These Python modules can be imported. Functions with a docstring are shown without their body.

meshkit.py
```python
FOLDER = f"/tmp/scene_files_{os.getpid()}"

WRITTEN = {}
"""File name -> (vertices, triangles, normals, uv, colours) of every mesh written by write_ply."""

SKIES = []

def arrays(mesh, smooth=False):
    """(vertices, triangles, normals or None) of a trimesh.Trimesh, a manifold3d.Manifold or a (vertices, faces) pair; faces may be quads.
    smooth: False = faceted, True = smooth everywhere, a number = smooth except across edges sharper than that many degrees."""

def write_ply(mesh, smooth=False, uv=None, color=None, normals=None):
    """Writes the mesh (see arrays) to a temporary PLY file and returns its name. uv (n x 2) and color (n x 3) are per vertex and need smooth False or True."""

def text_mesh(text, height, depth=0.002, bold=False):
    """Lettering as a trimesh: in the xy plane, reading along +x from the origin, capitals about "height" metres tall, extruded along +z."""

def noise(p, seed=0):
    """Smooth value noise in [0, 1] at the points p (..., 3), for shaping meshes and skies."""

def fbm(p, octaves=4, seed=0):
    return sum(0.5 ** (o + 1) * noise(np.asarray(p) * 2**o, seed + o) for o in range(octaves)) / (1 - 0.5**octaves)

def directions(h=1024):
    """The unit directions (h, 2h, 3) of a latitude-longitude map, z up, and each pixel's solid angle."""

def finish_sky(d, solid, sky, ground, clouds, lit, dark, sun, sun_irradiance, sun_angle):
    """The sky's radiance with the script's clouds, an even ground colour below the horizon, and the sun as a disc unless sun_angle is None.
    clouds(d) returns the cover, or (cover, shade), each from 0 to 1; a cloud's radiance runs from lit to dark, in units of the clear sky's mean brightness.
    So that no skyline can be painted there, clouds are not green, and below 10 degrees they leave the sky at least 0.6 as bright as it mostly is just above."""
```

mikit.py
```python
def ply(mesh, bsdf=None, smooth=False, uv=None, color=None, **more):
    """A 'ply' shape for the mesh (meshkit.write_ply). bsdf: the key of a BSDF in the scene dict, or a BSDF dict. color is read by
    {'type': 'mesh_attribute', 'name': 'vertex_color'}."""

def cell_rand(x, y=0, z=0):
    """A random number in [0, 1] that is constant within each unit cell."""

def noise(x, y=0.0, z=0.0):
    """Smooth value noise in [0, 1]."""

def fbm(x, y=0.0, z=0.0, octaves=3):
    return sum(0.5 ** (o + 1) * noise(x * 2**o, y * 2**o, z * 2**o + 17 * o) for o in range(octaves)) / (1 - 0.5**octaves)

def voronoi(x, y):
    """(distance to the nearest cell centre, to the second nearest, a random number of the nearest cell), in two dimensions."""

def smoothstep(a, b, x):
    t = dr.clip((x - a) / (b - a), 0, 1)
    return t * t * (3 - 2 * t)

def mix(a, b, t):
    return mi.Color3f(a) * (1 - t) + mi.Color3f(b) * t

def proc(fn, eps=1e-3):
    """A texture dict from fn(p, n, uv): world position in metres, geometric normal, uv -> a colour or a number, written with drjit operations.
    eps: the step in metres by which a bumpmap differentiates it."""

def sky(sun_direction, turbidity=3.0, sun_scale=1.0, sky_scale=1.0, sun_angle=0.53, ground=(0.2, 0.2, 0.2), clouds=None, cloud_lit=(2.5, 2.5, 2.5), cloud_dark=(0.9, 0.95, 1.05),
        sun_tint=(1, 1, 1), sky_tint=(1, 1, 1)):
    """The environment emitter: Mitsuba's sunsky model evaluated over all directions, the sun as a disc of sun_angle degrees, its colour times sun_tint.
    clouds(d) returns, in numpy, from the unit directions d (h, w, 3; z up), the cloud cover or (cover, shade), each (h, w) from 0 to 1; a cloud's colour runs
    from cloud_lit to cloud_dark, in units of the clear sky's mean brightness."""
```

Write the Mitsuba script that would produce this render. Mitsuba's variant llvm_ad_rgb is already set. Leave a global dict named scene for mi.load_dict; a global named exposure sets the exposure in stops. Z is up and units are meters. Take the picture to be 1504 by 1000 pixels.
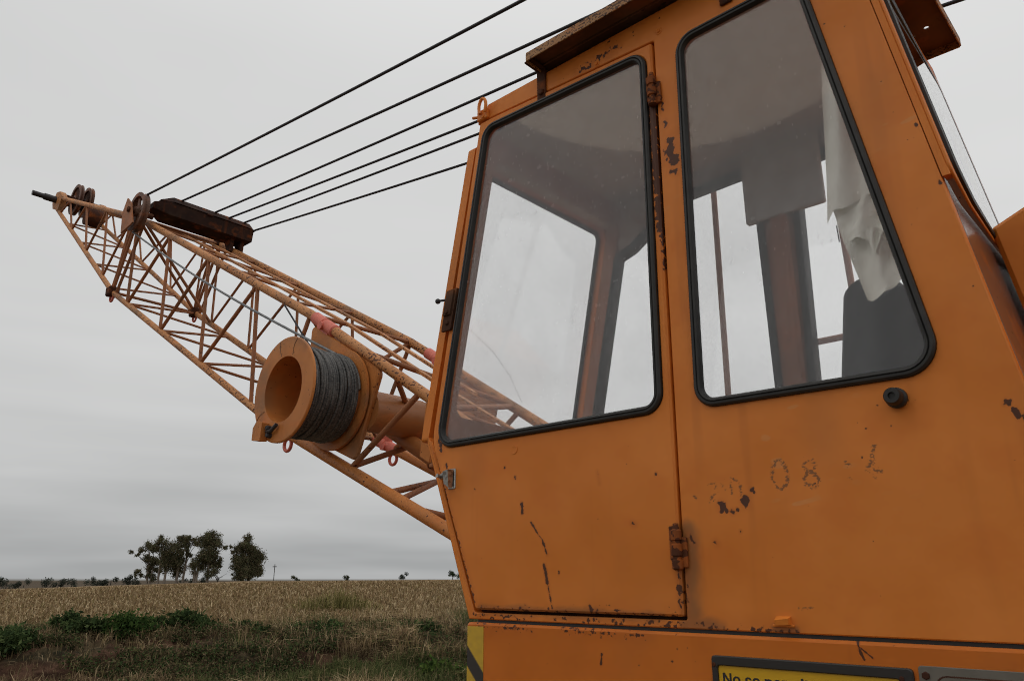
import math, random
import numpy as np, trimesh, manifold3d, shapely.geometry as sg
import drjit as dr
import mitsuba as mi
import mikit, meshkit
from mikit import noise, fbm, smoothstep, mix, proc

T = mi.ScalarTransform4f
scene, labels = {}, {}
rng = np.random.default_rng(7)
V = lambda *a: np.array(a, float)

# ------------------------------------------------------------------ camera, sky, exposure
CAM = V(0, 1.6, 1.7)
PITCH, AZ = math.atan2(351, 1142), math.radians(-47.5)
LOOK = V(math.cos(AZ) * math.cos(PITCH), math.sin(AZ) * math.cos(PITCH), math.sin(PITCH))
scene['camera'] = {'type': 'perspective', 'fov': math.degrees(2 * math.atan(752 / 1142)), 'fov_axis': 'x',
                   'near_clip': 0.02, 'far_clip': 9000.0,
                   'to_world': T().look_at(origin=CAM.tolist(), target=(CAM + LOOK).tolist(), up=[0, 0, 1])}


def clouds(d):
    el = np.degrees(np.arcsin(np.clip(d[..., 2], -1, 1)))
    az = np.arctan2(d[..., 1], d[..., 0])
    rel = -(az - AZ)                                          # to the right of the view, a slow change of the overcast
    lowbright = 1 - np.exp(-np.clip(el, 0, 90) / 11.0)
    side = 0.5 + 0.5 * np.sin(rel + 0.15)
    p = np.stack([d[..., 0] / (d[..., 2] + .12), d[..., 1] / (d[..., 2] + .12), d[..., 2] * 2], -1)
    n = meshkit.fbm(p * 1.1, 4, 3) - .5
    bands = meshkit.fbm(np.stack([np.cos(az) * 2.2, np.sin(az) * 2.2, el * .55], -1), 4, 9) - .5
    shade = 0.98 - 0.33 * lowbright - 0.13 * side - .48 * np.clip((el - 36) / 50, 0, 1) + 0.13 * n + 0.32 * bands * np.exp(-el / 9.0)
    return np.ones_like(el), np.clip(shade, 0, 1)


scene['sky'] = mikit.sky((0.3, 0.55, 0.75), turbidity=4, sun_scale=0.06, sun_angle=40, clouds=clouds,
                         cloud_lit=(6.5, 6.46, 6.38), cloud_dark=(1.60, 1.65, 1.66), ground=(.1, .085, .06))
exposure = 1.0

# ------------------------------------------------------------------ helpers
COUNT = {}


def numbered(k):
    COUNT[k] = COUNT.get(k, -1) + 1
    return k if COUNT[k] == 0 else f'{k}_{COUNT[k]:03d}'


def obj(key, mesh, bsdf, smooth=False, label=None, category=None, group=None, kind=None, color=None):
    key = numbered(key)
    scene[key] = mikit.ply(mesh, bsdf, smooth=smooth, color=color)
    tag(key, label, category, group, kind)
    return key


def tag(key, label=None, category=None, group=None, kind=None):
    e = {k: v for k, v in dict(label=label, category=category, group=group, kind=kind).items() if v}
    if e:
        labels[key] = e


def thing(name, label, category, group=None):
    key = numbered(name)
    tag(key, label, category, group)
    return key


def closed(v, f):
    """A closed mesh with its faces turned outwards."""
    m = trimesh.Trimesh(np.asarray(v, float), np.asarray(f, int), process=False)
    if m.volume < 0:
        m.invert()
    return m


def quads(a):
    a = np.asarray(a)
    return np.vstack([a[:, [0, 1, 2]], a[:, [0, 2, 3]]])


def tube(pts, r, n=10, cap=True):
    """Round rod through the points; r one radius or one per point."""
    p = np.asarray(pts, float)
    r = np.broadcast_to(np.asarray(r, float), (len(p),))
    t = np.gradient(p, axis=0)
    t /= np.linalg.norm(t, axis=1, keepdims=True)
    u = np.cross(t[0], [0, 0, 1] if abs(t[0][2]) < .9 else [1, 0, 0])
    rings = []
    a = np.arange(n) / n * 2 * math.pi
    for k in range(len(p)):
        u = u - t[k] * (u @ t[k])
        u /= np.linalg.norm(u)
        w = np.cross(t[k], u)
        rings.append(p[k] + r[k] * (np.cos(a)[:, None] * u + np.sin(a)[:, None] * w))
    v = np.vstack(rings + [p[:1], p[-1:]])
    i = np.arange(n)
    j = (i + 1) % n
    f = [quads(np.stack([k * n + i, k * n + j, (k + 1) * n + j, (k + 1) * n + i], 1)) for k in range(len(p) - 1)]
    e = len(p) * n
    f += [np.stack([j, i, i * 0 + e], 1), np.stack([(len(p) - 1) * n + i, (len(p) - 1) * n + j, i * 0 + e + 1], 1)]
    return closed(v, np.vstack(f))


def cat(*m):
    return trimesh.util.concatenate([x for x in m])


def box(lo, hi, b=0.004):
    """Box with chamfered edges: the hull of its three slightly shorter versions."""
    lo, hi = np.minimum(lo, hi).astype(float), np.maximum(lo, hi).astype(float)
    b = min(b, *(0.45 * (hi - lo)))
    pts = []
    for k in range(3):
        l, h = lo + b, hi - b
        l[k], h[k] = lo[k], hi[k]
        pts += [[(l, h)[i][0], (l, h)[j][1], (l, h)[m][2]] for i in (0, 1) for j in (0, 1) for m in (0, 1)]
    return trimesh.convex.convex_hull(np.array(pts))


def hull(pts):
    return trimesh.convex.convex_hull(np.asarray(pts, float))


def rpoly(corners, radii, n=7):
    """Polygon with rounded corners, counter-clockwise."""
    c = np.asarray(corners, float)
    x, y = c[:, 0], c[:, 1]
    if np.sum(x * np.roll(y, -1) - y * np.roll(x, -1)) < 0:
        c = c[::-1]
        radii = radii[::-1] if not np.isscalar(radii) else radii
    radii = np.broadcast_to(radii, (len(c),))
    out = []
    for k in range(len(c)):
        p, a, b = c[k], c[k - 1], c[(k + 1) % len(c)]
        ua, ub = (a - p) / np.linalg.norm(a - p), (b - p) / np.linalg.norm(b - p)
        ang = math.acos(np.clip(ua @ ub, -1, 1))
        r = radii[k]
        if r <= 0:
            out.append(p)
            continue
        d = r / math.tan(ang / 2)
        ctr = p + (ua + ub) / np.linalg.norm(ua + ub) * r / math.sin(ang / 2)
        s, e = p + ua * d - ctr, p + ub * d - ctr
        a0 = math.atan2(s[1], s[0])
        da = (math.atan2(e[1], e[0]) - a0 + math.pi) % (2 * math.pi) - math.pi
        out += [ctr + r * V(math.cos(a0 + da * i / n), math.sin(a0 + da * i / n)) for i in range(n + 1)]
    return np.array(out)


def miter(ring):
    """Left normals of a closed ring (into the polygon when counter-clockwise)."""
    d = np.roll(ring, -1, 0) - ring
    d /= np.maximum(np.linalg.norm(d, axis=1, keepdims=True), 1e-12)
    n = np.stack([-d[:, 1], d[:, 0]], 1)
    m = n + np.roll(n, 1, 0)
    m /= np.linalg.norm(m, axis=1, keepdims=True)
    return m / np.maximum((m * n).sum(1, keepdims=True), .35)


def plate(rings, h0, h1, put, bevel=0.003):
    """A flat panel with holes and a chamfered front edge; rings[0] is its outline, the others its holes. put(a, b, h) -> points."""
    R = [np.asarray(rings[0], float)] + [np.asarray(r, float)[::-1] for r in rings[1:]]
    ins = [r + miter(r) * bevel for r in R]
    tri = np.asarray(manifold3d.triangulate([np.ascontiguousarray(r) for r in ins]))
    flat, fin = np.vstack(R), np.vstack(ins)
    N = len(flat)
    lv = [np.c_[flat, np.full(N, h0)], np.c_[flat, np.full(N, h1 - bevel)], np.c_[fin, np.full(N, h1)]]
    v = np.vstack(lv)
    f = [tri[:, ::-1], tri + 2 * N]
    at = 0
    for r in R:
        i = at + np.arange(len(r))
        j = at + (np.arange(len(r)) + 1) % len(r)
        for k in (0, 1):
            f.append(quads(np.stack([k * N + i, k * N + j, (k + 1) * N + j, (k + 1) * N + i], 1)))
        at += len(r)
    return closed(np.asarray(put(v[:, 0], v[:, 1], v[:, 2])), np.vstack(f))


def ring_sweep(ring, profile, put):
    """A seal: the closed profile [(inward, height)] carried round the ring."""
    m = miter(ring)
    v = np.vstack([np.c_[ring + m * d, np.full(len(ring), h)] for d, h in profile])
    n, k = len(ring), len(profile)
    i = np.arange(n)
    j = (i + 1) % n
    f = np.vstack([quads(np.stack([a * n + i, a * n + j, ((a + 1) % k) * n + j, ((a + 1) % k) * n + i], 1)) for a in range(k)])
    return closed(np.asarray(put(v[:, 0], v[:, 1], v[:, 2])), f)


def sheet(ring, h, put):
    r = np.asarray(ring, float)
    tri = np.asarray(manifold3d.triangulate([np.ascontiguousarray(r)]))
    return trimesh.Trimesh(np.asarray(put(r[:, 0], r[:, 1], np.full(len(r), h))), tri, process=False)


def lathe(profile, origin, axis, n=48, start=V(0, 0, 1)):
    """Solid of revolution; profile [(radius, along)] closed, about the axis through origin."""
    axis = np.asarray(axis, float) / np.linalg.norm(axis)
    u = start - axis * (start @ axis)
    if np.linalg.norm(u) < .1:
        u = np.cross(axis, [1, 0, 0])
    u /= np.linalg.norm(u)
    w = np.cross(axis, u)
    a = np.arange(n) / n * 2 * math.pi
    v = np.vstack([np.asarray(origin) + r * (np.cos(a)[:, None] * u + np.sin(a)[:, None] * w) + l * axis for r, l in profile])
    i = np.arange(n)
    j = (i + 1) % n
    k = len(profile)
    f = np.vstack([quads(np.stack([q * n + i, q * n + j, ((q + 1) % k) * n + j, ((q + 1) % k) * n + i], 1)) for q in range(k)])
    return closed(v, f)


def bolt(c, axis, r=.008, h=.006):
    return lathe([(1e-5, 0), (r, 0), (r, h * .7), (r * .75, h), (1e-5, h)], c, axis, 6)


side = lambda a, b, h: np.stack([a, h, b], 1)                 # the near side of the cab: the plane y = 0
xr = lambda z: .235 + .164 * (z - 2.036)                      # the sloping back of the cab
xf = lambda z: np.where(z > 2.108, 1.617 + .2 * (3.153 - z), 1.629 + .3855 * (z - 1.597))
front = lambda a, b, h: np.stack([xf(b) + h, a, b], 1)
rear = lambda a, b, h: np.stack([xr(b) - h, a, b], 1)
ZX = lambda p: np.asarray(p, float)

# ------------------------------------------------------------------ materials
M3 = lambda *c: mi.Color3f(*c)


def mat(key, color, rough=.5, metallic=0., spec=.5, bump=None, scale=.0, two=False, **kw):
    b = {'type': 'principled', 'base_color': color if isinstance(color, dict) else {'type': 'rgb', 'value': list(color)},
         'roughness': rough, 'metallic': metallic, 'specular': spec, **kw}
    if bump is not None:
        b = {'type': 'bumpmap', 'arbitrary': bump, 'scale': scale, 'bsdf': b}
    if two:
        b = {'type': 'twosided', 'bsdf': b}
    scene[key] = b
    return key


def capsules(p, marks):
    """How deep inside the nearest of the worn spots (x1, z1, x2, z2, radius) a point of the cab side lies."""
    best = mi.Float(-1)
    for x1, z1, x2, z2, r, *w in marks:
        dx, dz = x2 - x1, z2 - z1
        L = max(dx * dx + dz * dz, 1e-9)
        px, pz = p.x - x1, p.z - z1
        t = dr.clip((px * dx + pz * dz) / L, 0, 1)
        d = dr.sqrt(dr.square(px - t * dx) + dr.square(pz - t * dz))
        best = dr.maximum(best, (1 - d / r) * (w[0] if w else 1.0))
    return best


def paint(A, B, speck=.86, rust=(.075, .026, .012), marks=None, faint=None, dirt=.25, specsize=70., grime=None):
    def fn(p, n, uv):
        big = fbm(p.x * 2.3 + 3, p.y * 2.3, p.z * 2.3, 4)
        mid = fbm(p.x * 11, p.y * 11 + 5, p.z * 8, 3)
        col = mix(A, B, smoothstep(.3, .72, big * .65 + mid * .35))
        run = fbm(p.x * 26, p.y * 26, p.z * 1.6, 3)                       # rain streaks
        col = mix(col, M3(.30, .075, .012), smoothstep(.58, .85, run) * .20)
        blot = smoothstep(.54, .76, fbm(p.x * 12 + 4, p.y * 12, p.z * 12, 4))
        col = mix(col, M3(.56, .135, .016), blot * .26)
        col = mix(col, M3(.16, .10, .06), smoothstep(.5, .85, fbm(p.x * 5 + 9, p.y * 5, p.z * 3, 3)) * dirt)
        if grime:
            w = capsules(p, grime)
            col = mix(col, M3(.115, .075, .04), smoothstep(-.2, .9, w + (fbm(p.x * 14, p.y * 14, p.z * 9, 4) - .5) * 1.5) * .62)
            scr = smoothstep(.80, .88, noise(p.x * 9 + p.z * 60, 3, p.z * 9 - p.x * 22)) * smoothstep(.62, .78, fbm(p.x * 3, p.y, p.z * 3 + 4, 3))
            col = mix(col, M3(.60, .30, .12), scr * .30)
        s = noise(p.x * specsize, p.y * specsize, p.z * specsize) * .7 + noise(p.x * specsize * 2.3, p.y * specsize * 2.3, p.z * specsize * 2.3) * .3
        where = smoothstep(.35, .75, fbm(p.x * 4, p.y * 4, p.z * 4 + 7, 2))
        k = smoothstep(speck, speck + .05, s + .10 * where)
        if marks:
            w = capsules(p, marks)
            rag = fbm(p.x * 125, p.y * 125, p.z * 95, 4)
            k = dr.maximum(k, smoothstep(.02, .16, w + (rag - .60) * 1.9) * smoothstep(-.6, -.1, w))
            col = mix(col, M3(.40, .095, .014), smoothstep(-1.0, .6, w) * .35)
        if faint:
            w = capsules(p, faint)
            rag = noise(p.x * 340, p.y * 340, p.z * 340) * .6 + noise(p.x * 160, p.y * 160, p.z * 160) * .4
            col = mix(col, M3(.07, .045, .028), smoothstep(0, .4, w) * smoothstep(.42, .62, rag + .3 * dr.maximum(w, 0) - .16) * .72)
        rc = mix(rust, M3(.085, .027, .011), noise(p.x * 130, p.y * 130, p.z * 130))
        return mix(col, rc, k)
    return proc(fn)


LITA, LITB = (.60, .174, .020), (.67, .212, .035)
dent = proc(lambda p, n, uv: fbm(p.x * 4.2, p.y * 4.2, p.z * 4.2, 2) * .8 + fbm(p.x * 60, p.y * 60, p.z * 60, 2) * .035, 4e-3)

# worn marks of the cab side, in metres along the cab and up from the ground
DOOR_MARKS = [(1.426, 1.896, 1.424, 1.872, .006), (1.393, 1.845, 1.376, 1.825, .0036, .7), (1.378, 1.825, 1.355, 1.80, .0026, .7), (1.355, 1.80, 1.339, 1.763, .0042, .7),
              (1.348, 1.735, 1.338, 1.692, .0062), (1.338, 1.69, 1.324, 1.631, .0032, .5), (1.206, 1.636, 1.204, 1.628, .008), (1.071, 1.829, 1.066, 1.826, .006, .6),
              (1.45, 1.97, 1.449, 1.966, .004, .6), (1.607, 1.949, 1.606, 1.948, .003), (1.00, 1.94, 1.0, 1.938, .004), (1.45, 1.626, 1.25, 1.625, .005, .12),
              (1.58, 1.628, 1.38, 1.626, .006, .14), (1.2, 1.626, .96, 1.625, .007, .14), (.951, 2.93, .947, 2.56, .017, .95), (.945, 2.62, .944, 2.45, .007, .5), (.955, 1.72, .956, 1.63, .006, .4), (1.755, 2.075, 1.762, 2.115, .009, .7), (1.17, 1.96, 1.165, 1.93, .002, .2),
              (1.73, 2.03, 1.728, 2.02, .006, .7), (1.30, 1.72, 1.30, 1.715, .003), (1.49, 2.0, 1.49, 1.998, .004), (1.60, 1.64, 1.78, 2.06, .006, .36)]
PANEL_MARKS = [(.905, 2.80, .902, 2.775, .012), (.912, 2.77, .900, 2.735, .017), (.893, 2.745, .889, 2.735, .009), (.906, 2.71, .897, 2.705, .009, .7), (.918, 2.86, .915, 2.845, .006, .7),
               (.925, 2.95, .923, 2.90, .006, .5), (.839, 1.856, .838, 1.851, .012), (.829, 1.845, .829, 1.844, .006), (.816, 1.842, .815, 1.841, .007),
               (.803, 1.846, .803, 1.845, .005), (.783, 1.866, .782, 1.858, .011), (.784, 1.872, .783, 1.872, .007), (.766, 1.886, .766, 1.885, .006), (.761, 1.880, .761, 1.879, .004),
               (.268, 2.004, .266, 2.002, .006), (.258, 1.988, .253, 1.975, .006), (.247, 1.975, .245, 1.97, .005), (.262, 2.005, .272, 2.0, .004), (.272, 2.33, .270, 2.325, .003),
               (.334, 2.60, .333, 2.597, .0035), (.31, 2.46, .309, 2.455, .0035), (1.62, 1.606, 1.4, 1.604, .005, .12), (1.33, 1.607, 1.10, 1.605, .006, .16), (1.15, 1.603, .7, 1.602, .006, .14),
               (1.63, 1.70, 1.66, 1.78, .006, .35), (1.68, 1.82, 1.74, 1.97, .006, .4), (1.75, 2.0, 1.80, 2.09, .006, .35), (.941, 1.74, .944, 1.63, .005, .25),
               (1.19, 3.15, 1.06, 3.17, .010, .28), (.80, 1.80, .80, 1.799, .004), (.925, 1.80, .915, 1.78, .005, .4), (.86, 1.78, .858, 1.775, .005, .4)]
# stencilled characters, half gone
FAINT = [(0.717, 1.912, 0.7138, 1.9296, 0.0065, 0.85), (0.7138, 1.9296, 0.7053, 1.9405, 0.0065, 0.85), (0.7053, 1.9405, 0.6947, 1.9405, 0.0065, 0.85), (0.6947, 1.9405, 0.6862, 1.9296, 0.0065, 0.85), (0.6862, 1.9296, 0.683, 1.912, 0.0065, 0.85), (0.683, 1.912, 0.6862, 1.8944, 0.0065, 0.85), (0.6862, 1.8944, 0.6947, 1.8835, 0.0065, 0.85), (0.6947, 1.8835, 0.7053, 1.8835, 0.0065, 0.85), (0.7053, 1.8835, 0.7138, 1.8944, 0.0065, 0.85), (0.7138, 1.8944, 0.717, 1.912, 0.0065, 0.85), (0.647, 1.924, 0.6405, 1.9353, 0.0065, 0.6), (0.6405, 1.9353, 0.6275, 1.9353, 0.0065, 0.6), (0.6275, 1.9353, 0.621, 1.924, 0.0065, 0.6), (0.621, 1.924, 0.6275, 1.9127, 0.0065, 0.6), (0.6275, 1.9127, 0.6405, 1.9127, 0.0065, 0.6), (0.6405, 1.9127, 0.647, 1.924, 0.0065, 0.6), (0.649, 1.896, 0.6434, 1.9077, 0.0075, 0.9), (0.6434, 1.9077, 0.6307, 1.9106, 0.0075, 0.9), (0.6307, 1.9106, 0.6205, 1.9025, 0.0075, 0.9), (0.6205, 1.9025, 0.6205, 1.8895, 0.0075, 0.9), (0.6205, 1.8895, 0.6307, 1.8814, 0.0075, 0.9), (0.6307, 1.8814, 0.6434, 1.8843, 0.0075, 0.9), (0.6434, 1.8843, 0.649, 1.896, 0.0075, 0.9), (0.868, 1.905, 0.852, 1.905, 0.006, 0.35), (0.852, 1.905, 0.85, 1.888, 0.006, 0.4), (0.85, 1.888, 0.868, 1.868, 0.007, 0.6), (0.866, 1.867, 0.848, 1.867, 0.006, 0.45), (0.905, 1.88, 0.902, 1.876, 0.006, 0.6), (0.836, 1.903, 0.828, 1.89, 0.005, 0.4), (0.813, 1.905, 0.813, 1.88, 0.0055, 0.6), (0.812, 1.914, 0.798, 1.908, 0.006, 0.7), (0.792, 1.9, 0.79, 1.872, 0.0055, 0.7), (0.79, 1.872, 0.787, 1.86, 0.005, 0.6), (0.56, 1.925, 0.556, 1.918, 0.007, 0.5), (0.558, 1.895, 0.556, 1.89, 0.006, 0.3), (0.503, 1.952, 0.52, 1.905, 0.008, 0.55), (0.52, 1.905, 0.494, 1.903, 0.008, 0.6), (0.508, 1.93, 0.508, 1.892, 0.007, 0.45), (0.66, 1.646, 0.69, 1.645, 0.006, 0.4)]
# greasy stains: round the lower hinge, along the sill, below the handle
GRIME = [(.928, 1.80, .930, 1.63, .034), (.95, 1.606, .86, 1.603, .022), (1.58, 1.622, 1.0, 1.620, .016), (.74, 1.606, .70, 1.604, .010)]
gloss = proc(lambda p, n, uv: .36 + .26 * fbm(p.x * 5, p.y * 5, p.z * 5, 4) + .06 * noise(p.x * 90, p.y * 90, p.z * 90))
mat('door_paint', paint(LITA, LITB, .93, marks=DOOR_MARKS, dirt=.14, grime=GRIME), gloss, spec=.32, bump=dent, scale=.012)
mat('panel_paint', paint(LITA, LITB, .935, marks=PANEL_MARKS, faint=FAINT, dirt=.14, grime=GRIME), gloss, spec=.32, bump=dent, scale=.012)
mat('cab_paint', paint(LITA, LITB, .91, dirt=.2), .48, spec=.25)
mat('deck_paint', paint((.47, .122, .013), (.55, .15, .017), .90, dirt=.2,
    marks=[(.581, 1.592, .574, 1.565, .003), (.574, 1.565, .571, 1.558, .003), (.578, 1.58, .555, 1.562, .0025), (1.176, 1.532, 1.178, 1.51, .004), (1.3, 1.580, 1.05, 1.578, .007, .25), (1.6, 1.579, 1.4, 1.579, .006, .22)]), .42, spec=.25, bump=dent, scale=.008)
mat('boom_paint', paint((.42, .175, .060), (.54, .25, .098), .67, (.080, .032, .018), dirt=.8, specsize=85.), .6, spec=.25)
mat('base_paint', paint((.46, .165, .040), (.55, .20, .05), .80, (.08, .03, .016), dirt=.4), .5, spec=.28)
mat('lacing_paint', paint((.28, .112, .050), (.37, .15, .068), .78, (.08, .03, .02), dirt=.5), .6, spec=.25)
mat('winch_paint', paint((.44, .155, .038), (.54, .205, .056), .85, dirt=.8), .5, spec=.25)
mat('rusty_steel', paint((.042, .017, .011), (.075, .029, .016), .72, (.03, .014, .01), dirt=.5), .8, spec=.15)
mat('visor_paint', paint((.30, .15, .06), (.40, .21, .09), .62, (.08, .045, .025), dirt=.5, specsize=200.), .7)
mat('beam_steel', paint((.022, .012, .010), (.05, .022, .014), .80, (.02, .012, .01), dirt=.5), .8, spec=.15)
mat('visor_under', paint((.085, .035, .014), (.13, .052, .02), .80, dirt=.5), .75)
mat('dark_steel', (.035, .032, .034), .45, .3)
mat('rubber', proc(lambda p, n, uv: mix((.013, .013, .013), (.030, .030, .029), fbm(p.x * 30, p.y * 30, p.z * 30, 2))), .5, spec=.4)
mat('rope_steel', (.018, .018, .024), .5, .2)
mat('wire_grey', proc(lambda p, n, uv: mix((.10, .105, .11), (.19, .195, .195), noise(p.x * 60, p.y * 60, p.z * 60))), .5, .4)
mat('wound_rope', proc(lambda p, n, uv: mix((.036, .036, .036), (.135, .13, .12), smoothstep(.25, .8, noise(p.x * 190, p.y * 130, p.z * 190) * .6 + noise(p.x * 9, p.y * 60, p.z * 9) * .4))), .6, .3)
mat('red_primer', proc(lambda p, n, uv: mix((.66, .16, .10), (.50, .11, .08), fbm(p.x * 30, p.y * 30, p.z * 30, 3))), .55)
mat('chrome', proc(lambda p, n, uv: mix((.42, .42, .40), (.22, .20, .18), smoothstep(.4, .7, fbm(p.x * 120, p.y * 120, p.z * 120, 3)))), .32, .85)
mat('headliner', proc(lambda p, n, uv: mix((.50, .50, .51), (.40, .405, .415), fbm(p.x * 3.5, p.y * 3.5, p.z * 3.5, 4))), .9, spec=.1, two=True)
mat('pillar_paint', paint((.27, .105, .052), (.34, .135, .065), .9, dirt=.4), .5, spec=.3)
mat('cloth', proc(lambda p, n, uv: mix((.80, .80, .75), (.66, .66, .60), fbm(p.x * 11, p.y * 11, p.z * 11, 3))), .9, spec=.1, two=True)
mat('seat_vinyl', (.016, .016, .018), .55, spec=.3)
mat('yellow_sign', proc(lambda p, n, uv: mix((.62, .36, .006), (.54, .31, .006), fbm(p.x * 40, p.y * 40, p.z * 40, 3))), .45)
mat('black_paint', (.018, .016, .015), .45)
mat('plate_metal', proc(lambda p, n, uv: mix((.13, .12, .10), (.19, .175, .15), fbm(p.x * 45, p.y * 45, p.z * 45, 4))), .5, .4)
mat('hazard', proc(lambda p, n, uv: mix(mix((.58, .36, .02), (.42, .26, .03), fbm(p.x * 60, p.y * 60, p.z * 60, 3)), M3(.03, .025, .022),
    smoothstep(-.004, .004, dr.abs(p.z + p.x * -1.05 + .205) - .026 + .0 * p.y) * -1 + 1)), .5)
mat('tyre', (.02, .02, .02), .8)
scene['pane_glass'] = {'type': 'blendbsdf', 'weight': proc(lambda p, n, uv: .05 + .07 * smoothstep(.3, .8, fbm(p.x * 6, p.y * 6, p.z * 4, 4)) + .18 * smoothstep(.82, .9, noise(p.x * 150, p.y * 150, p.z * 55)) * smoothstep(.45, .75, fbm(p.x * 5 + 3, p.y * 5, p.z * 5, 3))),
                       'a': {'type': 'thindielectric'}, 'b': {'type': 'twosided', 'bsdf': {'type': 'diffuse', 'reflectance': {'type': 'rgb', 'value': [.42, .435, .44]}}}}

scene['clear_glass'] = {'type': 'thindielectric'}

# ------------------------------------------------------------------ ground and field
BD, BL = V(math.cos(math.radians(-29.1)), math.sin(math.radians(-29.1)), 0), V(math.cos(math.radians(60.9)), math.sin(math.radians(60.9)), 0)


def uv_of(x, y):
    return (x - CAM[0]) * BD[0] + (y - CAM[1]) * BD[1], (x - CAM[0]) * BL[0] + (y - CAM[1]) * BL[1]


def sst(a, b, x):
    t = np.clip((x - a) / (b - a), 0, 1)
    return t * t * (3 - 2 * t)


def height(x, y, rough=True):
    x, y = np.asarray(x, float), np.asarray(y, float)
    u, v = uv_of(x, y)
    r = np.clip(v / np.maximum(u, 1), -.5, .5)
    el = np.where(r > 0, -.033 * r, -.0065 * r)
    p = np.stack([u * .35, v * .35, u * 0], -1)
    wob = (meshkit.fbm(p, 4, 5) - .5)
    uu = u + 1.8 * wob
    bank = sst(13.8, 15.4, uu) * .16 + sst(15.0, 16.3, uu) * .34 + sst(16.0, 18.0, uu) * .12
    top = 1.32 + el * 250
    fld = .62 + (np.clip(u, 18, 250) - 18) / 232 * (top - .62)
    z = np.where(u < 18, bank, np.maximum(bank, .6) * 0 + fld - (.62 - bank))
    z = z - np.clip(u - 250, 0, 400) * .018
    if rough:
        q = np.stack([u * 1.6, v * 1.6, u * 0 + 3], -1)
        q2 = np.stack([u * .055, v * .055, u * 0 + 3], -1)
        z = z + ((meshkit.fbm(q, 3, 11) - .5) * .30 + (np.abs(meshkit.fbm(q * 2.6, 3, 17) - .5)) * .42 - .06) * sst(12.5, 15, u) * (1 - sst(17.5, 20, u)) + (meshkit.fbm(q2, 3, 21) - .5) * .35 * sst(25, 70, u)
    return z


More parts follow.
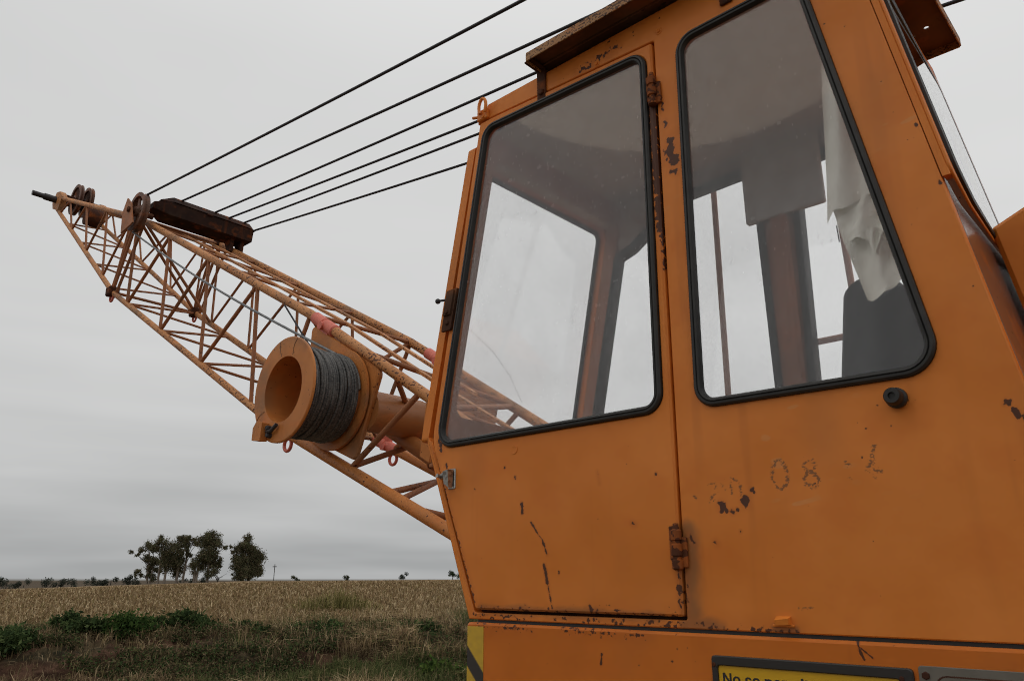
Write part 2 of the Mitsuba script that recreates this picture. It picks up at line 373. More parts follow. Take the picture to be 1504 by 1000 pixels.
def build_ground():
    R = np.concatenate([np.linspace(.3, 12, 30), np.linspace(12.1, 19.5, 110), np.geomspace(20, 7000, 80)])
    A = np.radians(np.concatenate([np.arange(-50, -8, .15), np.arange(-8, 310, 3.0)]))
    X, Y = CAM[0] + R[:, None] * np.cos(A), CAM[1] + R[:, None] * np.sin(A)
    v = np.stack([X, Y, height(X, Y)], -1).reshape(-1, 3)
    v = np.vstack([v, [[CAM[0], CAM[1], 0]]])
    na = len(A)
    i, j = np.meshgrid(np.arange(len(R) - 1), np.arange(na), indexing='ij')
    k = (j + 1) % na
    f = quads(np.stack([i * na + j, (i + 1) * na + j, (i + 1) * na + k, i * na + k], -1).reshape(-1, 4))
    c = np.stack([np.full(na, len(v) - 1), np.arange(na), (np.arange(na) + 1) % na], 1)
    return trimesh.Trimesh(v, np.vstack([f, c]), process=False)


def ground_color(p, n, uv):
    u = p.x * BD[0] + (p.y - 1.6) * BD[1]
    f1, f2 = fbm(p.x * .9, p.y * .9, p.z * 2, 4), fbm(p.x * 6, p.y * 6, p.z * 6, 3)
    dirt = mix((.10, .070, .045), (.17, .13, .09), f2)
    soil = mix((.026, .013, .008), (.085, .046, .029), smoothstep(.25, .75, fbm(p.x * 5, p.y * 5, p.z * 9, 4)))
    green = mix((.020, .018, .010), (.065, .048, .026), smoothstep(.3, .7, fbm(p.x * 8, p.y * 8, p.z * 9, 3)))
    field = mix((.15, .104, .06), (.215, .155, .088), fbm(p.x * .05, p.y * .05, 0, 4))
    field = mix(field, M3(.10, .06, .035), smoothstep(.45, .75, f2) * .6)
    col = mix(dirt, mix(soil, green, smoothstep(.5, .62, f1)), smoothstep(9, 12, u + 2 * f1))
    col = mix(col, field, smoothstep(17.5, 19.5, u + f1))
    return mix(col, M3(.06, .046, .032), smoothstep(255, 300, u))


mat('soil', proc(ground_color), .95, spec=.1)
obj('ground', build_ground(), 'soil', True, kind='structure', label='brown field and roadside earth with a low bank')


def blades(base, length, width, lean, color, bend=.5, seed=1, flop=None):
    """Grass-like blades: two bent segments each, tapering; arrays per blade. Returns mesh and vertex colours."""
    g = np.random.default_rng(seed)
    n = len(base)
    a = g.uniform(0, 2 * math.pi, n)
    d = np.stack([np.cos(a), np.sin(a), a * 0], 1)
    b = a + g.uniform(1.0, 2.1, n)
    w = np.stack([np.cos(b), np.sin(b), g.normal(0, .25, n)], 1) * width[:, None] * .5
    up = V(0, 0, 1)
    mid = base + up * (length * .55)[:, None] + d * (lean * length * .35)[:, None]
    tip = base + up * (length * (1 - bend * lean))[:, None] + d * (lean * length)[:, None]
    v = np.stack([base - w, base + w, mid - w * .8, mid + w * .8, tip], 1).reshape(-1, 3)
    o = np.arange(n)[:, None] * 5
    f = np.concatenate([o + [0, 1, 3], o + [0, 3, 2], o + [2, 3, 4]], 1).reshape(-1, 3)
    c = np.repeat(color, 5, 0)
    return trimesh.Trimesh(v, f, process=False), c


def vary(pal, n, g, amt=.25):
    pal = np.asarray(pal, float)
    c = pal[g.integers(0, len(pal), n)]
    return c * g.uniform(1 - amt, 1 + amt, (n, 1))


def leaf_bsdf(key, trans=.35):
    scene[key] = {'type': 'principledthin', 'base_color': {'type': 'mesh_attribute', 'name': 'vertex_color'}, 'roughness': .75, 'diff_trans': trans, 'spec_trans': 0.0}


leaf_bsdf('foliage', .5)
leaf_bsdf('dry_foliage', .4)


def scatter(n, u0, u1, r0, r1, g, power=1.0):
    t = g.uniform(0, 1, n)
    u = (u0 ** (1 - power) + t * (u1 ** (1 - power) - u0 ** (1 - power))) ** (1 / (1 - power)) if abs(power - 1) > 1e-6 else u0 * (u1 / u0) ** t
    v = g.uniform(r0, r1, n) * u
    x, y = CAM[0] + u * BD[0] + v * BL[0], CAM[1] + u * BD[1] + v * BL[1]
    return np.stack([x, y, height(x, y)], 1), u, v


# the crop: dry stalks with drooping leaves, thinning into the material with distance
g = np.random.default_rng(3)
P, u, v = scatter(84000, 18.8, 150, -.78, .36, g, 1.35)
size = np.clip(.30 * (u / 18.8) ** .18, .25, .6)
TAN = [(.29, .195, .104), (.22, .148, .078), (.36, .26, .148), (.155, .103, .058), (.52, .41, .25), (.20, .155, .068)]
parts, cols = [], []
for k in range(4):
    n = len(P)
    s = size * g.uniform(.5, 1.1, n)
    q = P + np.stack([g.normal(0, .08, n), g.normal(0, .08, n), np.zeros(n) - .02 + (s * .35 if k > 1 else 0)], 1)
    m, c = blades(q, s, np.clip(.0012 * u, .017, .13) * g.uniform(.6, 1.3, n), g.uniform(.1, .9, n), vary(TAN, n, g), .55, 30 + k)
    parts.append(m)
    cols.append(c)
obj('crop_field', cat(*parts), 'dry_foliage', False, 'ripe brown crop standing across the flat field', 'crop', kind='stuff', color=np.vstack(cols))

# the bank and the verge in front of it: dry grass
P, u, v = scatter(290000, 11.2, 20.2, -.72, .36, g, 0.0)
n = len(P)
patch = meshkit.fbm(np.stack([u * .55, v * .55, u * 0], 1), 4, 41)
bare = meshkit.fbm(np.stack([u * .5, v * .33, u * 0 + 9], 1), 3, 43)
keep = (g.uniform(0, 1, n) < np.clip(1.4 - 1.75 * sst(.36, .56, bare + .13 * (v > -.5)) * sst(14, 15.0, u) * (1 - sst(16.6, 17.8, u)), .08, 1))
P, u, v, patch = P[keep], u[keep], v[keep], patch[keep]
n = len(P)
dry = vary([(.235, .172, .098), (.165, .112, .066), (.33, .25, .15), (.11, .074, .046), (.20, .158, .075)], n, g)
grn = vary([(.085, .105, .040), (.115, .125, .050), (.062, .080, .030), (.15, .140, .062)], n, g)
mixg = (sst(.46, .64, patch) > g.uniform(.15, 1.05, n))[:, None]
tuft = meshkit.fbm(np.stack([u * 2.2, v * 2.2, u * 0 + 4], 1), 3, 61)                      # tall pale tufts and low dark ones
tall = sst(.42, .66, tuft) * np.where(v > 0, .6, 1.15)
dry = dry * (.75 + .85 * tall)[:, None]
m, c = blades(P - V(0, 0, .03), g.uniform(.08, .26, n) + tall * g.uniform(.05, .34, n), g.uniform(.007, .016, n), g.uniform(.1, 1.0, n), np.where(mixg, grn, dry), .5, 50)
obj('bank_grass', m, 'dry_foliage', False, 'dry and green grass over the roadside bank', 'grass', kind='stuff', color=c)


def leaf_cloud(centers, radii, per, leaf, pal, g, flat=1.0, soft=False):
    """Leaf-sized bent quads spread through clumps."""
    ps, cs, size = [], [], []
    for c0, r, in zip(centers, radii):
        n = int(per * max(r / np.mean(radii), .3) ** 2)
        d = g.normal(0, 1, (n, 3))
        d /= np.linalg.norm(d, axis=1, keepdims=True)
        rr = r * g.uniform(.05, 1.25, n) ** .6
        q = c0 + d * rr[:, None] * V(1, 1, flat) if not soft else c0 + g.normal(0, .62, (n, 3)) * r * V(1, 1, flat)
        ps.append(q)
        cs.append(vary(pal, n, g, .3) * g.uniform(.75, 1.25))
    p, c = np.vstack(ps), np.vstack(cs)
    n = len(p)
    a = g.normal(0, 1, (n, 3))
    a /= np.linalg.norm(a, axis=1, keepdims=True)
    b = np.cross(a, g.normal(0, 1, (n, 3)))
    b /= np.linalg.norm(b, axis=1, keepdims=True)
    s = leaf * g.uniform(.6, 1.3, (n, 1))
    up = np.cross(a, b) * s * .3
    v = np.stack([p - a * s, p + b * s * .45 + up, p + a * s, p - b * s * .45 + up], 1).reshape(-1, 3)
    o = np.arange(n)[:, None] * 4
    f = np.concatenate([o + [0, 1, 2], o + [0, 2, 3]], 1).reshape(-1, 3)
    return trimesh.Trimesh(v, f, process=False), np.repeat(c, 4, 0)


def on_ground(u, v):
    x, y = CAM[0] + u * BD[0] + v * BL[0], CAM[1] + u * BD[1] + v * BL[1]
    return V(x, y, float(height(x, y)))


GREEN = [(.050, .078, .030), (.066, .098, .036), (.036, .056, .024), (.09, .12, .046)]
g = np.random.default_rng(12)


def bush(name, label, cat_, u, v, w, h, group=None, per=150, leaf=.05, pal=GREEN, n=18):
    t = thing(name, label, cat_, group)
    o = on_ground(u, v)
    cs, rs, st = [], [], []
    for k in range(n):
        a, q = g.uniform(0, 2 * math.pi), g.uniform(0, 1) ** .6
        c0 = o + BL * (q * math.cos(a) * w) + BD * (q * math.sin(a) * w * .55) + V(0, 0, h * g.uniform(.15, .82) * (1 - .5 * q))
        cs.append(c0)
        rs.append(h * g.uniform(.14, .36))
        st.append(tube([o - V(0, 0, .1), (o * .4 + c0 * .6) - V(0, 0, .02), c0], [.014, .01, .005], 5))
    obj(t + '__stem', cat(*st), 'stem')
    m, c = leaf_cloud(cs, rs, per, leaf, pal, g, .8, True)
    obj(t + '__foliage', m, 'foliage', color=c)
    return t


mat('stem', (.10, .07, .04), .9)
BR = 'green bushes along the top of the bank'
bush('bush', 'large dark green bush at the left edge of the bank', 'bush', 16.5, 4.0, .85, .50, BR, 200, .05, n=30)
bush('bush', 'low green bush left of the trees, under the crop edge', 'bush', 17.6, 2.85, .5, .45, BR)
bush('bush', 'bright green leafy bush below the two left eucalyptus trees', 'bush', 17.5, 2.02, .55, .6, BR, 170, pal=[(.045, .085, .024), (.062, .10, .028), (.034, .06, .02)])
bush('bush', 'spreading green bush on the bank under the airy middle eucalyptus', 'bush', 17.7, 1.02, .75, .5, BR, 170)
bush('bush', 'small green bush on the bank under the rounded right tree', 'bush', 17.7, -.05, .45, .38, BR)
bush('bush', 'low green bush on the bank below the tall grass clump', 'bush', 17.4, -1.6, .55, .36, BR)
bush('bush', 'green bush on the bank just left of the crane cab', 'bush', 16.9, -3.6, .5, .42, BR)
bush('weed', 'bright leafy weed at the foot of the bank beside the striped crane corner', 'weed', 13.6, -3.35, .42, .5, None, 150, .05, [(.065, .105, .025), (.09, .135, .032), (.04, .066, .02)], 14)
bush('weed', 'low green weed at the bottom of the bank left of the bright weed', 'weed', 13.3, -1.75, .5, .28, None, 120, .045)
# low leafy scrub scattered over the bank
P, u, v = scatter(7200, 12.4, 18.8, -.72, .33, g, 0.0)
sel = meshkit.fbm(np.stack([u * .9, v * .6, u * 0 + 2], 1), 3, 71) + .12 * sst(16.6, 17.4, u) + .06 * (1 - sst(13.2, 14, u)) > .50
P = P[sel]
m, c = leaf_cloud(P + V(0, 0, .05), g.uniform(.05, .18, len(P)), 60, .030, GREEN + [(.14, .105, .06), (.10, .072, .042), (.18, .14, .08), (.075, .054, .034), (.12, .115, .05)], g, .75, True)
obj('low_scrub', m, 'foliage', label='low leafy scrub scattered over the bank', category='scrub', kind='stuff', color=c)
# a taller clump of grass in the crop
o = on_ground(24.5, -2.70)
n = 900
q = np.stack([g.normal(0, .7, n), g.normal(0, .6, n), np.zeros(n)], 1)
m, c = blades(o + q, g.uniform(.6, 1.35, n) * np.exp(-np.linalg.norm(q, axis=1) * .5), g.uniform(.02, .035, n), g.uniform(.15, .8, n), vary([(.17, .155, .055), (.24, .20, .08), (.12, .115, .04), (.30, .24, .12)], n, g), .5, 77)
obj('grass_clump', m, 'dry_foliage', label='tall yellow-green grass clump rising out of the brown crop', category='grass clump', color=c)

# ------------------------------------------------------------------ trees on the skyline
EUC = [(.10, .108, .055), (.14, .138, .075), (.08, .086, .046), (.18, .145, .09), (.12, .098, .064)]
mat('bark', proc(lambda p, n, uv: mix((.13, .105, .085), (.26, .22, .18), fbm(p.x * 2, p.y * 2, p.z * .6, 3))), .9)
mat('far_bark', (.05, .042, .035), .9)


def eucalyptus(label, px_u, px_r, H, clumps, trunks, seed, per=520, leaf=.27, name='eucalyptus_tree'):
    """clumps: (across, up, radius) as fractions of the height; trunks: (foot, top across, top up)."""
    g = np.random.default_rng(seed)
    clumps = [(a * 1.10, b, r * 1.04) for a, b, r in clumps if b > (.25 if seed in (2, 3) else .15)]
    o = on_ground(px_u, px_r * px_u)
    t = thing(name, label, 'tree', 'eucalyptus trees on the skyline')
    cs = [o - BL * (a * H) + V(0, 0, b * H) + BD * g.normal(0, .05 * H) for a, b, r in clumps]
    w, lim = [], []
    for fa, ta, tb in trunks:
        a0, a1 = o - BL * (fa * H) - V(0, 0, .3), o - BL * (ta * H) + V(0, 0, tb * H)
        mid = (a0 + a1) / 2
        w.append(tube([a0, mid, a1], [.030 * H, .022 * H, .008 * H], 8))
    for c0, (a, b, r) in zip(cs, clumps):
        fa, ta, tb = min(trunks, key=lambda q: abs(q[1] - a))
        s = np.clip(b / tb * .62, .1, .95)
        a0 = o - BL * ((fa * (1 - s) + ta * s) * H) + V(0, 0, tb * s * H)
        lim.append(tube([a0, (a0 + c0) / 2 + V(0, 0, .02 * H), c0], [.010 * H, .007 * H, .003 * H], 5))
    obj(t + '__trunk', cat(*w), 'bark', True)
    obj(t + '__limbs', cat(*lim), 'far_bark', True)
    sub, rad = [], []                                       # each clump breaks into smaller ones
    for c0, (a, b, r) in zip(cs, clumps):
        for k in range(11):
            d = g.normal(0, 1, 3)
            d /= np.linalg.norm(d)
            sub.append(c0 + d * r * H * g.uniform(.30, 1.05))
            rad.append(r * H * g.uniform(.25, .60))
    m, c = leaf_cloud(sub, rad, per / 8.2, leaf * .85, EUC, g, .9, True)
    obj(t + '__crown', m, 'foliage', color=c)


eucalyptus('slim open eucalyptus at the left end of the tree row', 243, .1045, 11.4, [(.0, .88, .11), (.12, .80, .10), (-.14, .80, .07), (-.32, .76, .05), (-.2, .68, .05), (.06, .62, .12), (.17, .52, .11), (.10, .36, .11), (.16, .2, .10), (-.14, .28, .07), (-.06, .2, .05), (.24, .34, .08)],
           [(.08, .05, .85), (.15, .17, .55)], 1, 380)
eucalyptus('bushy eucalyptus with two dark trunks, second from the left', 240, .0883, 12.4, [(-.05, .92, .10), (-.12, .80, .09), (.08, .84, .12), (.2, .74, .12), (.06, .66, .14), (.02, .5, .13), (.16, .52, .14), (.24, .38, .13), (.06, .34, .12), (.14, .2, .13), (.26, .2, .11), (-.02, .22, .09)],
           [(-.03, .0, .9), (.10, .14, .8)], 2, 620)
eucalyptus('airy eucalyptus in the middle with sky showing through its top', 240, .0703, 12.6, [(.0, .93, .11), (.14, .92, .08), (.24, .90, .07), (.3, .84, .05), (.1, .78, .09), (-.08, .76, .09), (.02, .60, .12), (.14, .66, .05), (.02, .42, .13), (.0, .26, .14), (.08, .18, .10), (.2, .58, .05), (-.12, .5, .1)],
           [(.0, .02, .85), (.12, .18, .84)], 3, 480)
eucalyptus('tallest eucalyptus with a pale trunk, second from the right', 236, .0405, 13.2, [(.0, .92, .13), (.12, .90, .10), (-.1, .80, .12), (.06, .76, .14), (.2, .76, .08), (.3, .70, .05), (.0, .60, .14), (.1, .56, .12), (-.16, .46, .11), (-.22, .36, .09), (.02, .42, .14), (.14, .34, .12), (.24, .44, .06), (-.14, .26, .11), (.1, .22, .11), (.24, .32, .04)],
           [(.06, .03, .9), (-.16, -.14, .5), (-.2, -.2, .4)], 4, 640)
eucalyptus('dense broad tree standing apart at the right end of the row', 232, -.002, 12.0, [(.0, .94, .08), (-.02, .82, .11), (-.12, .72, .12), (.06, .70, .14), (-.02, .54, .17), (.16, .54, .14), (.24, .44, .14), (-.1, .40, .15), (.08, .34, .17), (.28, .30, .11), (.2, .2, .13), (.0, .16, .15), (-.14, .16, .12), (.3, .2, .08), (-.26, .62, .05), (-.3, .74, .035), (-.2, .5, .06)],
           [(-.02, .0, .7), (.12, .14, .5)], 5, 900)
# a dead stump with bare twigs between the last two trees
t = thing('dead_shrub', 'bare twiggy dead shrub between the two right trees', 'shrub')
o = on_ground(234, .026*234)
obj(t, cat(*[tube([o, o + BL * g.normal(0, .5) + V(0, 0, 1.0), o + BL * g.normal(0, 1.0) + V(0, 0, g.uniform(1.2, 2.4))], [.10, .07, .03], 5) for k in range(9)]), 'far_bark') if False else None
scene.update({t + '__twigs': mikit.ply(cat(*[tube([o, o + BL * g.normal(0, .5) + V(0, 0, 1.0), o + BL * g.normal(0, 1.0) + V(0, 0, g.uniform(1.2, 2.4))], [.10, .07, .03], 5) for k in range(9)]), 'far_bark')})


def far_tree(label, r, dist, base_px, w, h, seed, pal=None, group='far trees on the horizon'):
    """A tree a long way off; it stands at the height at which the far land lies there."""
    g = np.random.default_rng(seed)
    o = on_ground(dist, r * dist)
    z0 = o[2]
    ztop = CAM[2] + dist * math.sqrt(1 + r * r) * h
    t = thing('far_tree', label, 'tree', group)
    H = ztop - z0
    obj(t + '__trunk', tube([o - V(0, 0, .5), o + V(0, 0, H * .6)], [.045 * H, .02 * H], 6), 'far_bark')
    k = max(3, int(w * dist / (H * .35) * 2.2))
    cs = [o + BL * g.uniform(-.5, .5) * w * dist + V(0, 0, H * g.uniform(.42, .84)) for _ in range(k)]
    m, c = leaf_cloud(cs, [H * g.uniform(.13, .24) for _ in cs], 120, .05 * H, pal or [(.06, .066, .05), (.08, .086, .062), (.065, .076, .064)], g)
    obj(t + '__crown', m, 'foliage', color=c)


FT = [(.2385, 620, .022, .0070, 'dark far tree at the very left edge of the horizon'), (.222, 620, .016, .0042, 'low far tree right of the leftmost one'),
      (.2005, 640, .006, .0080, 'narrow poplar-like far tree on the left horizon'), (.189, 640, .014, .0052, 'rounded far tree right of the narrow one'), (.176, 640, .010, .0064, 'taller far tree at the right of the left horizon group'),
      (.153, 700, .022, .0062, 'flat far tree left of the eucalyptus row'), (.1375, 700, .012, .0115, 'far tree with raised crown left of the slim eucalyptus'), (.120, 700, .022, .0092, 'wide far tree partly behind the slim eucalyptus'),
      (.054, 700, .03, .006, 'low far tree seen between the eucalyptus trunks')]
for i, (r, d, w, h, lab) in enumerate(FT):
    far_tree(lab, r, d, 0, w, h - .0035, 100 + i)
far_tree('round dark far tree alone on the horizon left of the crane', -.1902, 330, 0, .012, .0090, 140)
far_tree('green far tree on the horizon touching the crane cab edge', -.2535, 300, 0, .016, .0115, 141, [(.06, .08, .035), (.05, .066, .03)])
far_tree('tiny far tree low on the horizon right of the pole', -.0602, 330, 0, .010, .0048, 142, [(.08, .08, .04), (.06, .066, .03)])
far_tree('tiny flat far tree low on the middle horizon', -.1205, 330, 0, .012, .0052, 143, [(.07, .075, .04), (.06, .066, .03)])
t = thing('utility_pole', 'thin utility pole with crossarm right of the tree row', 'pole')
o = on_ground(240, -.0361*240)
scene[t + '__mast'] = mikit.ply(tube([o, o + V(0, 0, 4.6)], .10, 8), 'far_bark')
scene[t + '__crossarm'] = mikit.ply(box(o + V(-.08, -.08, 3.8) - V(.1, .5, 0), o + V(.1, .6, 4.0)), 'far_bark')

# ------------------------------------------------------------------ the crane
CR = thing('mobile_crane', 'weathered orange lattice boom crane with a glazed cab', 'crane')
K = lambda s: CR + '__' + s

# --- cab outlines, in metres along the cab (x) and up (z)
door_win = rpoly([(1.583, 3.125), (.961, 3.10), (.971, 2.085), (1.772, 2.082)], [.055, .05, .05, .055], 8)
side_win = rpoly([(.867, 3.09), (.525, 3.095), (.353, 2.076), (.883, 2.080)], [.055, .05, .062, .05], 8)
door_out = rpoly([(1.608, 3.150), (1.560, 3.150), (.942, 3.118), (.950, 1.622), (1.600, 1.622), (1.800, 2.108)], [.012, 0, .006, .006, .012, .15], 6)
door_cut = rpoly([(1.66, 3.156), (1.560, 3.156), (.936, 3.124), (.944, 1.614), (1.608, 1.614), (1.808, 2.108), (1.90, 2.2)], [0, 0, .006, .006, .012, 0, 0], 6)
body = sg.Polygon([(.165, 1.597), (1.629, 1.597), (1.826, 2.108), (1.826, 2.125), (1.622, 3.16), (1.575, 3.212), (.428, 3.212), (xr(2.6), 2.6)])
shell = body.difference(sg.Polygon(door_cut)).difference(sg.Polygon(side_win))


def densify(ring, step=.05):
    ring = np.asarray(ring)
    out = []
    for a, b in zip(ring, np.roll(ring, -1, 0)):
        n = max(1, int(np.linalg.norm(b - a) / step))
        out += [a + (b - a) * k / n for k in range(n)]
    return np.array(out)


def rings_of(poly):
    e = np.array(sg.polygon.orient(poly).exterior.coords)[:-1]
    return [e] + [np.array(i.coords)[:-1][::-1] for i in sg.polygon.orient(poly).interiors]


polys = [q for q in (shell.geoms if hasattr(shell, 'geoms') else [shell]) if q.area > .002]
obj(K('side_panel'), cat(*[plate(rings_of(q), -.03, -.001, side, .0025) for q in polys]), 'panel_paint', 25, label='rear orange side panel with faded stencil marks')
obj(K('door'), plate([densify(door_out, .1), door_win], -.026, .005, side, .005), 'door_paint', 25, label='orange cab door with a large window')
D = K('door')
GP = [(-.001, -.004), (-.001, .006), (.003, .0105), (.0075, .011), (.0095, .0075), (.0115, .0105), (.016, .0095), (.0195, .003), (.0195, -.006)]


def gasket(key, ring, prof=GP, put=side):
    return obj(key, ring_sweep(ring, prof, put), 'rubber', 35)


gp2 = [(d, h + .005) for d, h in GP]
gasket(D + '__gasket', door_win, gp2)
obj(D + '__pane', sheet(door_win + miter(door_win) * .012, .001, side), 'pane_glass')
SW = gasket(K('side_window'), side_win)
obj(SW + '__pane', sheet(side_win + miter(side_win) * .012, -.004, side), 'pane_glass')
# jamb behind the door gap
jamb = sg.Polygon(door_cut).buffer(.03, join_style=2).intersection(body.buffer(-.006)).difference(sg.Polygon(door_win).buffer(.012))
obj(K('door_jamb'), cat(*[plate(rings_of(q), -.05, -.032, side, .001) for q in (jamb.geoms if hasattr(jamb, 'geoms') else [jamb]) if q.area > .001]), 'rusty_steel')


def hinge(z, x):
    parts = [lathe([(1e-5, -.052), (.007, -.052), (.0125, -.048), (.0125, -.030), (.009, -.028), (.009, -.022), (.013, -.020), (.013, .004), (.009, .006), (.009, .012), (.0125, .014), (.0125, .034), (.008, .038), (.006, .050), (1e-5, .052)],
                   V(x, .012, z), V(0, 0, 1), 14)]
    parts.append(box(V(x - .022, .0, z - .046), V(x + .004, .008, z + .02), .002))
    parts.append(box(V(x - .002, .004, z - .03), V(x + .020, .011, z + .045), .002))
    return cat(*parts)


mat('hinge_rust', paint((.26, .075, .018), (.10, .032, .013), .52, dirt=.5), .75, spec=.2)
obj(D + '__hinge', hinge(2.965, .943), 'hinge_rust', 30)
obj(D + '__hinge', hinge(1.772, .951), 'hinge_rust', 30)
# pull handle
hd = cat(hull([[1.742, .006, 1.998], [1.742, .022, 1.998], [1.742, .006, 1.985], [1.742, .020, 1.986], [1.70, .006, 2.012], [1.70, .034, 2.010], [1.70, .006, 1.990], [1.70, .032, 1.990]]),
         hull([[1.714, .012, 2.006], [1.714, .034, 2.006], [1.690, .012, 2.012], [1.690, .036, 2.010], [1.712, .018, 1.968], [1.712, .030, 1.970], [1.692, .014, 1.958], [1.692, .030, 1.958]]),
         box(V(1.686, .004, 1.955), V(1.716, .010, 2.016), .003), lathe([(1e-5, 0), (.006, 0), (.006, .02), (1e-5, .02)], V(1.736, .016, 1.992), V(0, 1, .2), 10))
obj(D + '__handle', hd, 'chrome', 30, label='grey metal pull handle')
# rusty latch plate on the front edge
dirx = V(-.2, 0, 1) / math.hypot(.2, 1)
a0 = V(xf(2.452) - .022, .006, 2.452)
lat = cat(hull([a0 + V(dx, dy, 0) + dirx * l for dx in (-.020, .022) for dy in (0, .010) for l in (0, .135)]),
          hull([a0 + V(dx, dy, 0) + dirx * l for dx in (-.012, .020) for dy in (.010, .016) for l in (.05, .13)]),
          bolt(a0 + dirx * .025 + V(0, .010, 0), V(0, 1, 0)), bolt(a0 + dirx * .06 + V(.004, .016, 0), V(0, 1, 0)))
obj(D + '__latch', lat, 'rusty_steel')
kb = a0 + dirx * .105
obj(D + '__latch_knob', cat(tube([kb + V(.01, .006, 0), kb + V(.055, .012, .004)], .004, 8), trimesh.creation.icosphere(2, .009).apply_translation(kb + V(.06, .012, .004))), 'dark_steel', 30)
obj(D + '__cap_disc', lathe([(1e-5, 0), (.012, 0), (.012, .0012), (.0105, .002), (.009, .0012), (1e-5, .0012)], V(1.453, .005, 2.045), V(0, 1, 0), 24), 'door_paint', 30)
# knob and tab on the side panel
obj(K('rubber_bumper'), lathe([(1e-5, 0), (.017, 0), (.020, .004), (.020, .012), (.0165, .016), (.0165, .034), (.014, .038), (.007, .038), (.0065, .033), (1e-5, .033)], V(.447, -.001, 2.037), V(0, 1, 0), 28), 'rubber', 40, label='round black rubber door bumper below the rear window')
obj(K('bent_tab'), cat(hull([[.737, -.002, 1.630], [.737, .012, 1.622], [.737, .010, 1.612], [.737, -.002, 1.614], [.706, -.002, 1.630], [.706, .016, 1.626], [.706, .014, 1.614], [.706, -.002, 1.614]]), box(V(.70, -.002, 1.609), V(.745, .004, 1.614), .001)), 'cab_paint', label='small bent metal tab low on the side panel')
for x, z in [(1.130, 3.146), (.918, 3.145), (.62, 3.15)]:
    obj(K('screw'), cat(lathe([(1e-5, 0), (.011, 0), (.011, .001), (.0095, .0022), (1e-5, .0022)], V(x, -.0015, z), V(0, 1, 0), 20), lathe([(1e-5, .002), (.0055, .002), (.0055, .005), (.003, .006), (1e-5, .0035)], V(x, -.001, z), V(0, 1, 0), 14)), 'cab_paint', 30)

hk = V(1.735, -.050, 2.60)
obj(K('inner_hook'), cat(box(hk + V(-.012, -.012, -.01), hk + V(.012, .0, .03), .003), tube([hk + V(-.03 * math.sin(a) - .004, -.010, -.03 + .03 * math.cos(a)) for a in np.linspace(0, 4.6, 16)], .0035, 8)), 'dark_steel', 30)
# --- windscreen frame, the front below it, the far wall, back, roof
YF = -.80
yz = lambda a, b, h: front(a, b, h)
ws = rpoly([(-.055, 3.035), (-.055, 2.19), (-.762, 2.19), (-.762, 3.035)], [.04] * 4, 6)
fr = densify(rpoly([(-.010, 3.085), (-.010, 2.115), (-.795, 2.115), (-.795, 3.085)], [.012] * 4, 3), .2)
WS = obj(K('windscreen_frame'), plate([fr, ws], .008, .046, yz, .005), 'cab_paint', 25)
obj(K('front_post'), cat(plate([densify(rpoly([(-.028, 3.15), (-.028, 2.112), (-.79, 2.112), (-.79, 3.15)], [0] * 4), .2), ws], -.05, .0075, yz, .001)), 'pillar_paint', 25)
gasket(WS + '__gasket', ws, [(-.006, .044), (-.004, .052), (.006, .052), (.014, .046), (.014, .036), (-.002, .036)], yz)
obj(WS + '__pane', sheet(ws + miter(ws) * .008, .042, yz), 'pane_glass')
obj(K('front_panel'), plate([densify([(-.004, 2.112), (YF, 2.112), (YF, 1.600), (-.004, 1.600)][::-1], .12)], -.02, -.001, yz, .002), 'cab_paint', 25)
# crack in the windscreen
fr_pt = lambda x, y, z: V(x, y, z)
ck = [V(float(xf(z)) + .0445, y, z) for y, z in [(-.07, 2.52), (-.16, 2.50), (-.27, 2.455), (-.37, 2.39), (-.45, 2.31)]]
obj(WS + '__crack', tube(ck, .0007, 4), 'dark_steel')
# far wall with two windows
far = lambda a, b, h: np.stack([a, YF - h, b], 1)
w1 = rpoly([(1.612, 2.915), (1.545, 2.935), (1.46, 2.99), (1.36, 3.075), (1.018, 3.085), (1.006, 2.10), (1.785, 2.10)], [.02, .08, .15, .08, .04, .04, .05], 6)
w2 = rpoly([(.884, 3.05), (.52, 3.06), (.36, 2.10), (.903, 2.10)], [.04, .05, .06, .04], 6)
farbody = sg.Polygon([(.165, 1.597), (1.629, 1.597), (1.826, 2.108), (1.826, 2.125), (1.622, 3.16), (1.575, 3.212), (.428, 3.212)])
obj(K('far_wall'), plate([densify(rings_of(farbody)[0], .3), w1, w2], -.028, .0, far, .002), 'pillar_paint', 25, label='brown far wall of the cab with two windows')
for w in (w1, w2):
    k = gasket(K('far_window'), w, [(-.012, -.034), (-.004, -.04), (.012, -.036), (.014, -.02), (.014, .008), (-.006, .01), (-.012, .0)], far)
    obj(k + '__pane', sheet(w + miter(w) * .006, -.01, far), 'pane_glass' if w is w1 else 'clear_glass')
obj(K('far_pillar'), cat(box(V(.915, -.770, 1.62), V(.975, -.750, 3.13), .006), box(V(.925, -.750, 1.62), V(.940, -.744, 3.12), .003), bolt(V(.956, -.750, 2.44), V(0, 1, 0), .012, .008)), 'pillar_paint', 25)
liner = sg.Polygon([(.45, 2.83), (1.66, 2.83), (1.60, 3.165), (.45, 3.165)]).difference(sg.Polygon(w1).buffer(.016)).difference(sg.Polygon(w2).buffer(.016))
obj(K('side_liner'), cat(*[plate([densify(rings_of(q)[0], .3)], -.012, -.004, lambda a, b, h: np.stack([a, YF + .032 + h, b], 1), .001) for q in liner.geoms] if hasattr(liner, 'geoms') else [plate([densify(rings_of(liner)[0], .3)], -.012, -.004, lambda a, b, h: np.stack([a, YF + .032 + h, b], 1), .001)]), 'headliner')
obj(K('header_board'), box(V(.785, -.765, 2.865), V(1.055, -.742, 3.15), .004), 'headliner', label='grey board hanging above the far pillar')
